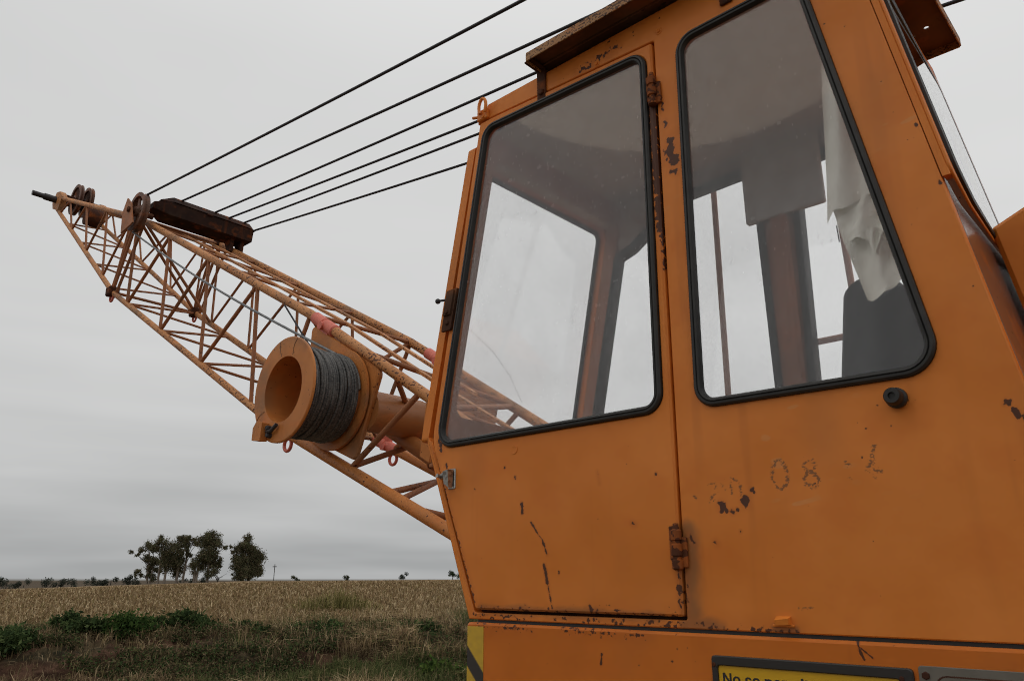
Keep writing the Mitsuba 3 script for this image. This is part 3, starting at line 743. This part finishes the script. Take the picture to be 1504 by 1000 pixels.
for a, b in [((1.235, 2.0), (1.222, 3.12)), ((.757, 2.0), (.785, 3.0)), ((.915, 2.44), (.768, 2.44))]:
    obj(K('guard_rail'), tube([V(a[0], -.86, a[1]), V(b[0], -.86, b[1])], .011, 8), 'pillar_paint', True)
# headliner and roof
obj(K('headliner'), plate([densify(rpoly([(.46, -.032), (1.60, -.032), (1.60, -.77), (.46, -.77)], [.02] * 4, 3), .3)], 3.135, 3.165, lambda a, b, h: np.stack([a, b, 6.30 - h], 1), .004), 'headliner', label='grey grimy cab ceiling')
hb = hull([[x, y, z] for x, y, z in [(1.56, -.03, 3.165), (1.60, -.03, 3.03), (1.64, -.03, 3.03), (1.62, -.03, 3.17), (1.56, -.77, 3.165), (1.60, -.77, 3.03), (1.64, -.77, 3.03), (1.62, -.77, 3.17)]])
obj(K('front_header'), hb, 'headliner')
obj(K('roof'), plate([densify(rpoly([(.425, -.031), (1.60, -.031), (1.60, YF), (.425, YF)], [.02] * 4, 3), .3)], 3.17, 3.214, lambda a, b, h: np.stack([a, b, h], 1), .012), 'cab_paint', 25)
# floor, lower back
obj(K('floor'), box(V(.18, YF + .03, 1.60), V(1.62, -.031, 1.63)), 'rusty_steel')
rw = rpoly([(-.050, 3.10), (-.050, 2.50), (-.12, 2.455), (-.72, 2.455), (-.72, 3.10)], [.04, .05, .05, .04, .04], 6)
ro = densify(rpoly([(-.030, 3.17), (-.030, 1.60), (YF, 1.60), (YF, 3.17)], [0] * 4), .2)
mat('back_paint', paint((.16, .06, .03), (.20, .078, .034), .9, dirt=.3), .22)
obj(K('back_panel'), plate([ro, rw], -.022, .0, rear, .002), 'back_paint', 25)
# the raised frame of the rear window: 3 cm proud at the near edge, less at the far one
rear2 = lambda a, b, h: np.stack([xr(b) - .001 - h * (1 + a / .79), a, b], 1)
rfo = densify(rpoly([(-.004, 3.165), (-.004, 2.478), (-.10, 2.432), (-.735, 2.432), (-.735, 3.165)], [.01, .03, .03, .01, .01], 4), .1)
rfi = rw + miter(rw) * -.004
mem = sg.Polygon([(-.004, 3.165), (-.004, 2.470), (-.046, 2.478), (-.046, 3.165)])
RW = obj(K('rear_window_frame'), cat(plate([rfo, rfi], .0165, .022, rear2, .002), plate([densify(rings_of(mem)[0], .1)], .001, .0162, rear2, .002)), 'cab_paint', 25)
gasket(RW + '__gasket', rfi, [(-.008, .0215), (-.008, .029), (.004, .032), (.018, .026), (.018, .016), (-.002, .016)], rear2)
obj(RW + '__pane', sheet(rw, .021, rear2), 'clear_glass')

# --- sun roof: a thin tray with turned-down edges over the cab roof
vx0, vx1, vy0, vy1 = .338, 1.335, .077, -.742
circ = lambda cx, cy, r, n=12: np.stack([cx + r * np.cos(np.arange(n) / n * 2 * math.pi), cy + r * np.sin(np.arange(n) / n * 2 * math.pi)], 1)
plan = lambda a, b, h: np.stack([a, b, h], 1)
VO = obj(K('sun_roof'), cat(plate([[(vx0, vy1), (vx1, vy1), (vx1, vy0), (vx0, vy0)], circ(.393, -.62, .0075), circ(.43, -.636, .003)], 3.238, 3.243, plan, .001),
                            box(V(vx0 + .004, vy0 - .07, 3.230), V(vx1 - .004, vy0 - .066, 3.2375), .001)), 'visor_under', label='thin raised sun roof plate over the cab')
for lo_, hi_ in ((V(vx0, vy0, 3.214), V(vx1, vy0 + .004, 3.2435)), (V(vx0, vy1 - .004, 3.214), V(vx1, vy1, 3.2435)), (V(vx0 - .004, vy1, 3.2145), V(vx0, vy0, 3.243)), (V(vx1, vy1, 3.2145), V(vx1 + .004, vy0, 3.243))):
    obj(VO + '__rim', box(lo_, hi_, .001), 'visor_paint')
for x in (1.338, .715):
    obj(VO + '__bracket', cat(box(V(x - .017, -.0005, 3.118), V(x + .017, .007, 3.228), .002), box(V(x - .017, .007, 3.222), V(x + .017, .066, 3.2285), .002),
                              bolt(V(x - .002, .007, 3.142), V(0, 1, 0), .011, .007)), 'rusty_steel')
# shackle on the front upper corner
sh = V(1.585, .006, 3.185)
pts = [sh + V(.0, .012 * 0, 0) + V(-.016 * math.cos(a) - .004, .014, .030 * math.sin(a) + .010) for a in np.linspace(-.9, math.pi + .9, 18)]
obj(K('lifting_shackle'), cat(tube(pts, .0055, 8), box(sh + V(-.016, -.008, -.030), sh + V(.030, .006, .008), .003), tube([sh + V(.03, .0, -.01), sh + V(.05, .004, -.006)], .005, 8), bolt(sh + V(.0, .006, -.022), V(0, 1, 0), .006, .004)), 'cab_paint', 30, label='small lifting shackle at the upper front corner')

# --- upper deck below the cab
deck = rpoly([(1.634, 1.589), (1.634, 1.02), (-2.4, 1.02), (-2.4, 1.589)], [.012, .03, .03, .012], 5)
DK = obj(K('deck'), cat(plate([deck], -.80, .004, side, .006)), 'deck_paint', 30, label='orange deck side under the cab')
obj(K('seam_filler'), box(V(.2, YF + .02, 1.588), V(1.60, -.008, 1.599), .001), 'black_paint')
obj(DK + '__hazard_stripe', box(V(1.566, .0042, 1.12), V(1.6275, .0052, 1.579), .0003), 'hazard', label='yellow and black hazard stripe on the deck corner')
obj(K('lower_deck'), box(V(-2.4, -2.3, .72), V(1.5, -.803, 1.02), .02), 'deck_paint')
hood_poly = [(.303, 2.466), (.168, 1.60), (-2.3, 1.60), (-2.3, 2.64), (-.08, 2.64)]
obj(K('engine_hood'), plate([densify(rpoly(hood_poly, [.012] * 5, 4), .2)], .33, 2.25, lambda a, b, h: np.stack([a - .012, h - 2.58, b], 1), .010), 'cab_paint', 30, label='orange engine hood behind the cab')
# carrier below, out of sight in the photograph's frame
obj(K('turntable'), lathe([(1e-5, .62), (.62, .62), (.62, .72), (1e-5, .72)], V(-.3, -1.4, 0), V(0, 0, 1), 40), 'rusty_steel')
obj(K('carrier'), box(V(-2.6, -2.3, .42), V(2.6, -.35, .62), .03), 'deck_paint')
for x in (-1.7, 1.7):
    for y in (-.62, -2.28):
        obj(K('wheel'), lathe([(.12, -.12), (.40, -.14), (.44, -.10), (.44, .10), (.40, .14), (.12, .12)], V(x, y, .44), V(0, 1, 0), 32), 'tyre', 30)
# gantry that the boom ropes run back to
for y in (-.95, -2.05):
    obj(K('gantry_leg'), tube([V(-1.4, y, 4.25), V(-2.1, y, 2.5)], .04, 10), 'boom_paint', True)
    obj(K('gantry_leg'), tube([V(-1.4, y, 4.25), V(-.5, y, 2.5)], .04, 10), 'boom_paint', True)
obj(K('gantry_beam'), tube([V(-1.4, -.85, 4.25), V(-1.4, -2.15, 4.25)], .07, 14), 'rusty_steel', True)

# --- lattice boom: s along its axis, t across (up), y sideways
ca, sa = math.cos(math.atan(.545)), math.sin(math.atan(.545))
B = lambda s, t, y: V(s * ca - t * sa, y, s * sa + t * ca)
YN, YO = -1.05, -1.90


def interp(s, tab):
    return float(np.interp(s, [q[0] for q in tab], [q[1] for q in tab]))


TOP, BOT = [(1.2, .70), (5.3, .93), (8.957, .93), (12.5, .62)], [(1.2, .52), (5.3, .17), (8.957, .15), (12.5, .46)]
NEA, FAR_ = [(1.2, YN), (8.957, YN), (12.5, -1.22)], [(1.2, YO), (8.957, YO), (12.5, -1.73)]
top_n = lambda s: B(s, interp(s, TOP), interp(s, NEA))
top_f = lambda s: B(s, interp(s, TOP), interp(s, FAR_))
bot_n = lambda s: B(s, interp(s, BOT), interp(s, NEA))
bot_f = lambda s: B(s, interp(s, BOT), interp(s, FAR_))
BM = K('boom')
for fn, r in ((top_n, .031), (top_f, .031), (bot_n, .029), (bot_f, .029)):
    for s0, s1 in ((1.2, 5.3), (5.3, 8.957), (8.957, 12.5)):
        rr = r if s0 < 8 else r * .92
        if fn is bot_n and s0 > 5:
            rr = .026
        if fn in (bot_n, bot_f) and s0 < 5:
            rr = .034
        obj(BM + '__chord', tube([fn(s0 + (s1 - s0) * k / 6) for k in range(7)], rr, 14), 'base_paint' if fn in (bot_n, bot_f) and s0 < 5 else 'boom_paint', True)
L = lambda a, b, r=.0145: obj(BM + '__lacing', tube([a, (a + b) / 2, b], r, 8), 'lacing_paint', True)


def zig(f0, f1, nodes, r):
    for k in range(len(nodes) - 1):
        L((f0 if k % 2 == 0 else f1)(nodes[k]), (f1 if k % 2 == 0 else f0)(nodes[k + 1]), r)


zig(bot_n, top_n, [5.63, 6.13, 6.59, 7.08, 7.53, 8.02, 8.48, 8.95], .0150)
zig(bot_f, top_f, [5.62, 6.15, 6.63, 7.10, 7.58, 8.03, 8.5, 8.957], .0125)
zig(bot_n, bot_f, [5.6, 6.1, 6.6, 7.05, 7.55, 8.02, 8.5, 8.93], .0115)
zig(top_n, top_f, [5.65, 6.13, 6.63, 7.08, 7.58, 8.02, 8.5, 8.95], .0115)
zig(bot_n, top_n, [8.97, 9.16, 9.48, 10.14, 10.43, 11.08, 11.4, 11.95, 12.3], .0125)
zig(bot_f, top_f, [8.99, 9.3, 9.7, 10.2, 10.7, 11.2, 11.7, 12.1, 12.35], .0115)
zig(bot_n, bot_f, [9.1, 9.5, 9.95, 10.4, 10.85, 11.3, 11.75, 12.1], .0105)
zig(top_n, top_f, [9.2, 9.7, 10.2, 10.7, 11.2, 11.7], .0105)
# bracing frame where boom and tip join
nf = [bot_n(8.957), top_n(8.957), top_f(8.957), bot_f(8.957)]
for a, b in ((nf[0], nf[1]), (nf[3], nf[2]), (nf[0], nf[3]), (nf[1], nf[2]), (nf[3], nf[1]), (bot_n(8.85), top_n(8.75)), (bot_f(8.85), top_f(8.75)), (bot_n(9.0), top_n(9.05)), (bot_f(9.0), top_f(9.08)),
             (bot_f(8.5), top_n(8.75)), (bot_n(5.3), top_n(5.3)), (bot_f(5.3), top_f(5.3)), (bot_n(5.3), bot_f(5.3)), (top_n(5.3), top_f(5.3)), (bot_n(5.25), top_f(5.3)), (bot_f(5.25), top_n(5.3))):
    L(a, b, .0150)
# base section: struts as they stand in the photograph
for a, b, r in ((bot_n(4.33), top_n(3.98), .017), (bot_n(3.95), bot_f(4.42), .018), (bot_n(3.84), bot_f(4.45), .018), (bot_n(3.72), bot_f(3.25), .018), (bot_f(4.35), top_f(4.05), .016), (bot_f(4.33), top_f(4.75), .016), (top_n(4.6), top_f(4.15), .017), (top_n(3.75), top_f(4.12), .017), (top_n(3.75), top_f(3.2), .017),
                (bot_n(3.22), top_n(3.22), .02), (bot_f(3.3), top_f(3.0), .018), (top_f(3.85), bot_f(3.95), .018), (bot_n(2.2), bot_f(2.8), .018), (top_n(2.4), top_f(2.8), .018), (bot_f(3.95), top_n(3.9), .015)):
    L(a, b, r)
obj(BM + '__gusset', hull([B(q, t, YO + d) for q, t in ((4.98, .88), (4.25, .84), (4.15, .52), (4.70, .56)) for d in (-.008, .008)]), 'gear_paint')
obj(BM + '__gusset', hull([B(q, t, YN + d) for q, t in ((3.90, .82), (3.78, .82), (3.72, .56), (3.80, .56)) for d in (-.008, .008)]), 'winch_paint')
for p_, q_ in ((bot_f(4.62), top_n(4.25)), (top_f(4.55), B(4.2, .50, YO)), (bot_f(5.05), B(4.5, .60, -1.6)), (B(4.45, .60, YN), B(4.45, .60, YO)), (bot_n(4.36), B(4.45, .60, YO)), (bot_f(4.2), B(3.7, .55, YN))):
    L(p_, q_, .017)
obj(BM + '__foot_pin', tube([B(1.2, .61, -.95), B(1.2, .61, -2.0)], .06, 16), 'rusty_steel', True)
for y in (YN, YO):
    obj(BM + '__foot_plate', hull([B(s, t, y + d) for s, t in ((1.05, .52), (1.05, .70), (1.7, .44), (1.7, .78)) for d in (-.02, .02)]), 'boom_paint')
# flat strap along the top of the boom
st = lambda s, y: B(s, interp(s, TOP) + .004, y)
w = .020
sp = [(3.2, -1.45), (4.2, -1.36), (5.3, -1.34), (6.5, -1.36), (8.6, -1.38)]
obj(BM + '__strap', cat(*[hull([st(s, y + dy) + V(0, 0, dz) for s, y in (p, q) for dy in (-w, w) for dz in (-.010, .010)]) for p, q in zip(sp[:-1], sp[1:])]), 'boom_paint')
obj(BM + '__strap', cat(*[hull([st(s, y + dy - .28) + V(0, 0, dz) for s, y in (p, q) for dy in (-w, w) for dz in (-.010, .010)]) for p, q in zip(sp[1:-1], sp[2:])]), 'boom_paint')
# red primed couplings between base and middle section
for fn in (top_n, top_f, bot_n, bot_f):
    e = fn(5.10) - fn(4.9)
    e /= np.linalg.norm(e)
    c0 = fn({top_n: 5.08, top_f: 4.93}.get(fn, 5.14))
    prof = [(.032, -.13), (.040, -.12), (.040, -.015), (.034, -.010), (.034, .010), (.040, .015), (.040, .14), (.032, .15)]
    k = obj(BM + '__coupling', lathe(prof, c0, e, 18), 'red_primer', 30, label='red primed chord coupling')
    sgn = -1 if fn in (bot_n, bot_f) else 1
    obj(BM + '__coupling_pin', lathe([(1e-5, -.05), (.026, -.05), (.026, .05), (1e-5, .05)], c0 - V(0, 0, .012), V(0, 1, 0), 16), 'red_primer', 30)
    obj(BM + '__coupling_lug', hull([c0 + e * a + V(0, y, z) for a in (-.045, .045) for y in (-.014, .014) for z in (-.02 * sgn, -.10)]) if sgn > 0 else hull([c0 + e * a + V(0, y, z) for a in (-.045, .045) for y in (-.014, .014) for z in (.0, .07)]), 'red_primer')


def eye(c, key=BM + '__lifting_eye', r=.038):
    return obj(key, cat(tube([c + V(r * math.cos(a), 0, r * math.sin(a)) for a in np.linspace(0, 2 * math.pi, 22)], .011, 8)), 'red_primer', True, label='red lifting eye under the boom')


for p, dz, r_ in ((bot_n(5.06), -.074, .040), (bot_f(5.06), -.072, .040), (bot_n(8.957), -.06, .036), (bot_f(8.957), -.06, .036)):
    eye(p + V(0, 0, dz), r=r_)
for p in (bot_n(8.957), bot_f(8.957), top_f(8.957)):
    obj(BM + '__node_block', box(p - V(.055, .05, .045), p + V(.055, .05, .05), .012), 'rusty_steel')
# head of the boom
for y in (-1.22, -1.73):
    obj(BM + '__head_plate', hull([B(s, t, y + d) for s, t in ((12.36, .46), (12.36, .66), (12.52, .70), (12.66, .66), (12.70, .50), (12.60, .44)) for d in (-.035, .035)]), 'boom_paint')
obj(BM + '__head_shaft', cat(tube([B(12.58, .57, -1.20), B(12.58, .57, -1.04)], .045, 14), tube([B(12.58, .57, -1.04), B(12.58, .57, -.90)], .034, 14), tube([B(12.58, .57, -1.25), B(12.58, .57, -1.75)], .04, 14)), 'dark_steel', 40, label='dark shaft end poking out of the boom head')
mat('sheave_steel', paint((.10, .045, .03), (.16, .075, .045), .75, (.04, .02, .014), dirt=.5), .6)


def sheave(key, c, r, y, wd=.028, spokes=5, mt='sheave_steel'):
    prof = [(r * .80, -wd), (r, -wd), (r * 1.0, -wd * .7), (r * .90, 0), (r, wd * .7), (r, wd), (r * .80, wd)]
    ms = [lathe(prof, V(c[0], y, c[2]), V(0, 1, 0), 40), lathe([(r * .10, -wd * 1.2), (r * .26, -wd * 1.2), (r * .26, wd * 1.2), (r * .10, wd * 1.2)], V(c[0], y, c[2]), V(0, 1, 0), 24)]
    for k in range(spokes):
        a = 2 * math.pi * k / spokes + .3
        d, q = V(math.cos(a), 0, math.sin(a)), V(-math.sin(a), 0, math.cos(a))
        o = V(c[0], y, c[2])
        ms.append(hull([o + d * l + q * e * w2 + V(0, h, 0) for l, w2 in ((r * .2, r * .13), (r * .84, r * .10)) for e in (-1, 1) for h in (-.008, .008)]))
    return obj(key, cat(*ms), mt, 30)


SC = V(7.067, 0, 4.995)
S1 = sheave(K('hoist_sheave'), SC, .19, -.915, .030)
obj(S1 + '__cheek_plate', hull([V(SC[0] + dx, -.84 + d, SC[2] + dz) for dx, dz in ((-.12, -.17), (.13, -.20), (.17, .02), (.09, .15), (-.02, .06)) for d in (-.006, .006)]), 'lacing_paint')
obj(S1 + '__pin', tube([V(SC[0], -.82, SC[2]), V(SC[0], -1.05, SC[2])], .028, 14), 'rusty_steel', True)
tc = B(12.53, .655, 0)
for y in (-1.40, -1.53):
    k = sheave(K('head_sheave'), tc, .215, y, .024, 0)
    obj(k + '__web', lathe([(.02, -.006), (.18, -.006), (.18, .006), (.02, .006)], V(tc[0], y, tc[2]), V(0, 1, 0), 36), 'rusty_steel', 30)
obj(K('head_axle'), tube([V(tc[0], -1.2, tc[2]), V(tc[0], -1.75, tc[2])], .03, 12), 'rusty_steel', True)
rc = B(11.75, .56, 0)
obj(K('guide_roller'), tube([V(rc[0], -1.36, rc[2]), V(rc[0], -1.54, rc[2])], .12, 20), 'rusty_steel', 40)

# --- winch drum on the near side of the boom
DC = V(3.80, 0, 2.717)
DR = K('winch_drum')
obj(DR, lathe([(.188, -.653), (.296, -.653), (.302, -.657), (.302, -.667), (.296, -.671), (.235, -.671), (.235, -1.005), (.302, -1.005), (.302, -1.020), (.16, -1.020), (.16, -1.0), (.188, -.985)], DC * V(1, 0, 1), V(0, 1, 0), 72), 'winch_paint', 30, label='orange winch drum on the side of the boom')
turns, npt = 19.3, 52
a = np.linspace(0, 2 * math.pi * turns, int(turns * npt))
hx = .2525 + .004 * np.sin(a * .37) + .003 * np.sin(a * 1.7)
yy = -.684 - (a / a[-1]) * .306 + .003 * np.sin(a * .9)
obj(DR + '__rope_winding', tube(np.stack([DC[0] + hx * np.cos(a + 1.2), yy, DC[2] + hx * np.sin(a + 1.2)], 1), .0096, 7), 'wound_rope', True, label='grey steel rope wound on the drum')
obj(DR + '__back_disc', lathe([(1e-5, -.96), (.187, -.96), (.187, -.98), (1e-5, -.98)], DC * V(1, 0, 1), V(0, 1, 0), 40), 'winch_paint', 30)
# rope clamp at the lower front of the near flange
cp = V(DC[0] + .12, -.653, DC[2] - .222)
obj(DR + '__rope_clamp', cat(hull([cp + V(dx, dy, dz) for dx, dz in ((.085, .02), (.085, -.05), (.0, -.06), (-.01, .04), (.05, .055)) for dy in (0, .045)])), 'winch_paint')
obj(DR + '__clamp_bolt', cat(bolt(cp + V(-.03, 0, .01), V(0, 1, 0), .016, .03), bolt(cp + V(-.035, 0, -.03), V(0, 1, 0), .016, .028), tube([cp + V(-.02, .018, -.01), cp + V(-.07, .022, -.012), cp + V(-.115, .016, .02)], .011, 8)), 'dark_steel')
for ang in (1.35, 1.95, -.55):
    d = V(math.cos(ang), 0, math.sin(ang))
    obj(DR + '__flange_crack', tube([DC + d * .20 + V(0, -.6525, 0), DC + d * .25 + V(.012, -.6522, .006), DC + d * .295 + V(.0, -.6525, 0)], .0016, 4), 'black_paint')
pl = densify(rpoly([(4.16, 3.27), (3.47, 2.87), (3.43, 2.82), (3.62, 2.34), (4.10, 2.53), (4.19, 2.62)], [.03, .04, .04, .03, .03, .03], 4), .2)
obj(DR + '__mounting_plate', plate([pl], -1.062, -1.035, side, .008), 'winch_paint', 30)
mat('gear_paint', paint((.33, .125, .036), (.42, .16, .046), .86, dirt=.7), .42)
obj(DR + '__gear_housing', lathe([(1e-5, -1.064), (.12, -1.064), (.12, -1.45), (.115, -1.46), (.115, -1.86), (1e-5, -1.86)], V(3.58, 0, 2.628), V(0, 1, 0), 32), 'gear_paint', 30)
obj(DR + '__motor', box(V(3.34, -1.78, 2.36), V(3.52, -1.58, 2.50), .02), 'gear_paint', 30)
obj(K('hoist_cylinder'), tube([B(4.78, .47, -1.40), B(3.0, .47, -1.40)], .05, 16), 'gear_paint', True)

# --- spreader beam with the pendant ropes
BX, BZ = 7.1, 5.12
sec = lambda x, y, z: V(BX + x, y, BZ + z)
SB = obj(K('spreader_beam'), cat(hull([sec(x, y, z) for y in (-1.16, -2.03) for x, z in ((-.12, -.085), (.12, -.085), (.14, .04), (-.14, .04))] + [sec(x, -1.03, z) for x, z in ((-.06, -.035), (.06, -.035), (.08, .02), (-.08, .02))]),
                                 hull([sec(x, y, z) for y in (-1.20, -2.00) for x, z in ((-.15, .046), (.15, .046), (.09, .118), (-.09, .118))] + [sec(x, -1.09, z) for x in (-.07, .07) for z in (.05, .065)] + [sec(x, -2.075, .06) for x in (-.08, .08)])), 'beam_steel', label='dark rusty spreader beam lying across the boom')
for y in (-1.55,):
    obj(SB + '__strap_plate', box(sec(-.155, -1.58, .03), sec(.155, -1.52, .05), .004), 'rusty_steel')
for y in (-1.85, -1.96):
    obj(SB + '__foot', hull([sec(x, y + d, z) for x, z in ((-.06, -.083), (.08, -.083), (.0, -.22), (-.05, -.22)) for d in (-.02, .02)]), 'beam_steel')
PR = 'ropes from the boom back over the cab'
for y, p, z1 in ((-.93, V(SC[0] - .12, -.93, SC[2] + .148), 4.244), (-1.284, V(7.06, -1.284, 5.242), 4.245), (-1.624, V(7.06, -1.624, 5.24), 4.404), (-1.772, V(7.06, -1.772, 5.231), 4.279), (-1.939, V(7.06, -1.939, 5.238), 4.329), (-2.03, V(7.02, -2.03, 5.166), 4.057)):
    q = V(-1.4, y, z1)
    pts = [p + (q - p) * k / 24 - V(0, 0, .03 * math.sin(math.pi * k / 24)) for k in range(25)]
    obj(K('pendant_rope'), tube(pts, .0098, 8), 'rope_steel', True)
# thin grey rope from the sheave to the drum, and a second wire beside it
p0, p1 = V(SC[0] + .08, -.92, SC[2] - .175), V(DC[0] - .02, -.975, DC[2] + .266)
obj(K('hoist_rope'), tube([p0 + (p1 - p0) * k / 16 - V(0, 0, .05 * math.sin(math.pi * k / 16)) for k in range(17)], .0085, 8), 'wire_grey', True)
obj(K('control_wire'), tube([top_n(5.62) - V(0, -.03, .03), B(5.2, .76, -1.04), B(4.9, .68, -1.06)], .006, 6), 'rope_steel', True)

# ------------------------------------------------------------------ things in and on the cab
SEAT = thing('operator_seat', 'black operator seat behind the rear side window', 'seat')


def pillow(lo, hi, r):
    lo, hi = np.asarray(lo, float), np.asarray(hi, float)
    s = [manifold3d.Manifold.sphere(r, 20).translate([x, y, z]) for x in (lo[0] + r, hi[0] - r) for y in (lo[1] + r, hi[1] - r) for z in (lo[2] + r, hi[2] - r)]
    m = manifold3d.Manifold.batch_hull(s).to_mesh()
    return trimesh.Trimesh(m.vert_properties[:, :3], m.tri_verts, process=False)


bk = pillow((-.06, -.60, 2.0), (.06, -.16, 2.385), .045)
bk.vertices[:, 0] += .575 - (bk.vertices[:, 2] - 2.0) * .12
bk.vertices[:, 1] = -.38 + (bk.vertices[:, 1] + .38) * (1 - .35 * np.clip((bk.vertices[:, 2] - 2.2) / .25, 0, 1) ** 2)
obj(SEAT + '__backrest', bk, 'seat_vinyl', 40)
obj(SEAT + '__cushion', pillow((.50, -.57, 1.93), (.95, -.19, 2.03), .04), 'seat_vinyl', 40)
obj(SEAT + '__pedestal', box(V(.6, -.48, 1.63), V(.85, -.28, 1.94)), 'dark_steel')
# white cloth hanging at the back of the side window, its gathered end folded over itself
CL = thing('white_cloth', 'crumpled white cloth hanging inside the rear side window', 'cloth')


def drape(key, tl, tr, bl, br, fold, seed, hem=None, ny=44, nx=30):
    """A piece of cloth between four corners (x, y, z), with folds running down it."""
    bb, aa = np.meshgrid(np.linspace(0, 1, ny), np.linspace(0, 1, nx), indexing='ij')
    tl, tr, bl, br = (V(*q) for q in (tl, tr, bl, br))
    p = (tl * (1 - aa[..., None]) + tr * aa[..., None]) * (1 - bb[..., None]) + (bl * (1 - aa[..., None]) + br * aa[..., None]) * bb[..., None]
    q = np.stack([aa * 3.2 + bb * .9, bb * 1.6, aa * 0 + seed], -1)
    p[..., 1] += fold * ((meshkit.fbm(q, 3, seed) - .5) * 2 + .5 * np.sin(aa * 12 + bb * 2.0 + seed) * (.3 + .7 * bb))
    p[..., 0] += fold * .35 * (meshkit.fbm(q + 5, 3, seed) - .5)
    p[..., 2] += fold * .6 * (meshkit.fbm(q + 9, 3, seed + 1) - .5) * bb + (hem(aa) * bb if hem else 0)
    f = quads(np.stack([(np.arange(ny - 1)[:, None] * nx + np.arange(nx - 1)).ravel() + o for o in (0, 1, nx + 1, nx)], 1))
    return obj(key, trimesh.Trimesh(p.reshape(-1, 3), f, process=False), 'cloth', True)


drape(CL + '__curtain', (.512, -.085, 3.11), (.44, -.09, 3.11), (.561, -.062, 2.472), (.415, -.08, 2.505), .020, 3, lambda a: .022 * np.sin(a * 3.0) + .006 * np.sin(a * 14))
drape(CL + '__fold', (.548, -.082, 2.53), (.415, -.09, 2.53), (.529, -.066, 2.412), (.428, -.075, 2.405), .022, 8, lambda a: .010 * np.sin(a * 7))
drape(CL + '__fold', (.540, -.095, 2.47), (.395, -.10, 2.46), (.503, -.080, 2.278), (.402, -.085, 2.300), .026, 14, lambda a: -.008 * np.sin(a * 6))
drape(CL + '__fold', (.478, -.060, 2.425), (.430, -.062, 2.425), (.469, -.058, 2.362), (.462, -.058, 2.366), .012, 21, None, 20, 14)
obj(CL + '__thread', tube([V(.540, -.07, 2.46), V(.5385, -.07, 2.42)], .0014, 4), 'dark_steel')

# warning sign and grey plate on the deck
sx0, sx1, sz0, sz1 = .885, .486, 1.30, 1.548
SG = thing('warning_sign', 'yellow sign with black frame and Spanish lettering under the cab', 'sign')
so = rpoly([(sx0, sz1), (sx0, sz0), (sx1, sz0), (sx1, sz1)], [.008] * 4, 4)
si_ = rpoly([(sx0 - .013, sz1 - .019), (sx0 - .013, sz0 + .013), (sx1 + .024, sz0 + .013), (sx1 + .024, sz1 - .019)], [.006] * 4, 3)
obj(SG + '__frame', plate([so, si_], .0045, .012, side, .002), 'black_paint')
obj(SG + '__board', plate([si_], .0046, .0065, side, .0004), 'yellow_sign')
tm = meshkit.text_mesh('No se permite levantar', .021, .0006, True)
tm.apply_transform(np.diag([.62, 1, 1, 1]))
tv = tm.vertices.copy()
k = .33 / tv[:, 0].max()
tm.vertices = np.stack([.865 - tv[:, 0] * k, .0066 + tv[:, 2], 1.4935 + tv[:, 1]], 1)
tm.fix_normals()
obj(SG + '__lettering', tm, 'black_paint', label='black lettering reading No se permite levantar')
for x in (sx0 - .006, sx1 + .02):
    obj(SG + '__screw', bolt(V(x, .011, sz1 - .018), V(0, 1, 0), .005, .003), 'rusty_steel')
PT = thing('grey_plate', 'grey metal plate with raised border beside the yellow sign', 'plate')
obj(PT + '__board', plate([rpoly([(.478, 1.554), (.478, 1.30), (.12, 1.30), (.12, 1.554)], [.006] * 4, 3)], .0045, .007, side, .0008), 'plate_metal')
bo, bi = rpoly([(.452, 1.540), (.452, 1.31), (.14, 1.31), (.14, 1.540)], [.02] * 4, 5), rpoly([(.4495, 1.5375), (.4495, 1.313), (.143, 1.313), (.143, 1.5375)], [.018] * 4, 5)
obj(PT + '__border', plate([bo, bi], .0071, .0079, side, .0002), 'rusty_steel')
for x in (.466, .30):
    obj(PT + '__screw', bolt(V(x, .007, 1.538), V(0, 1, 0), .007, .004), 'rusty_steel')
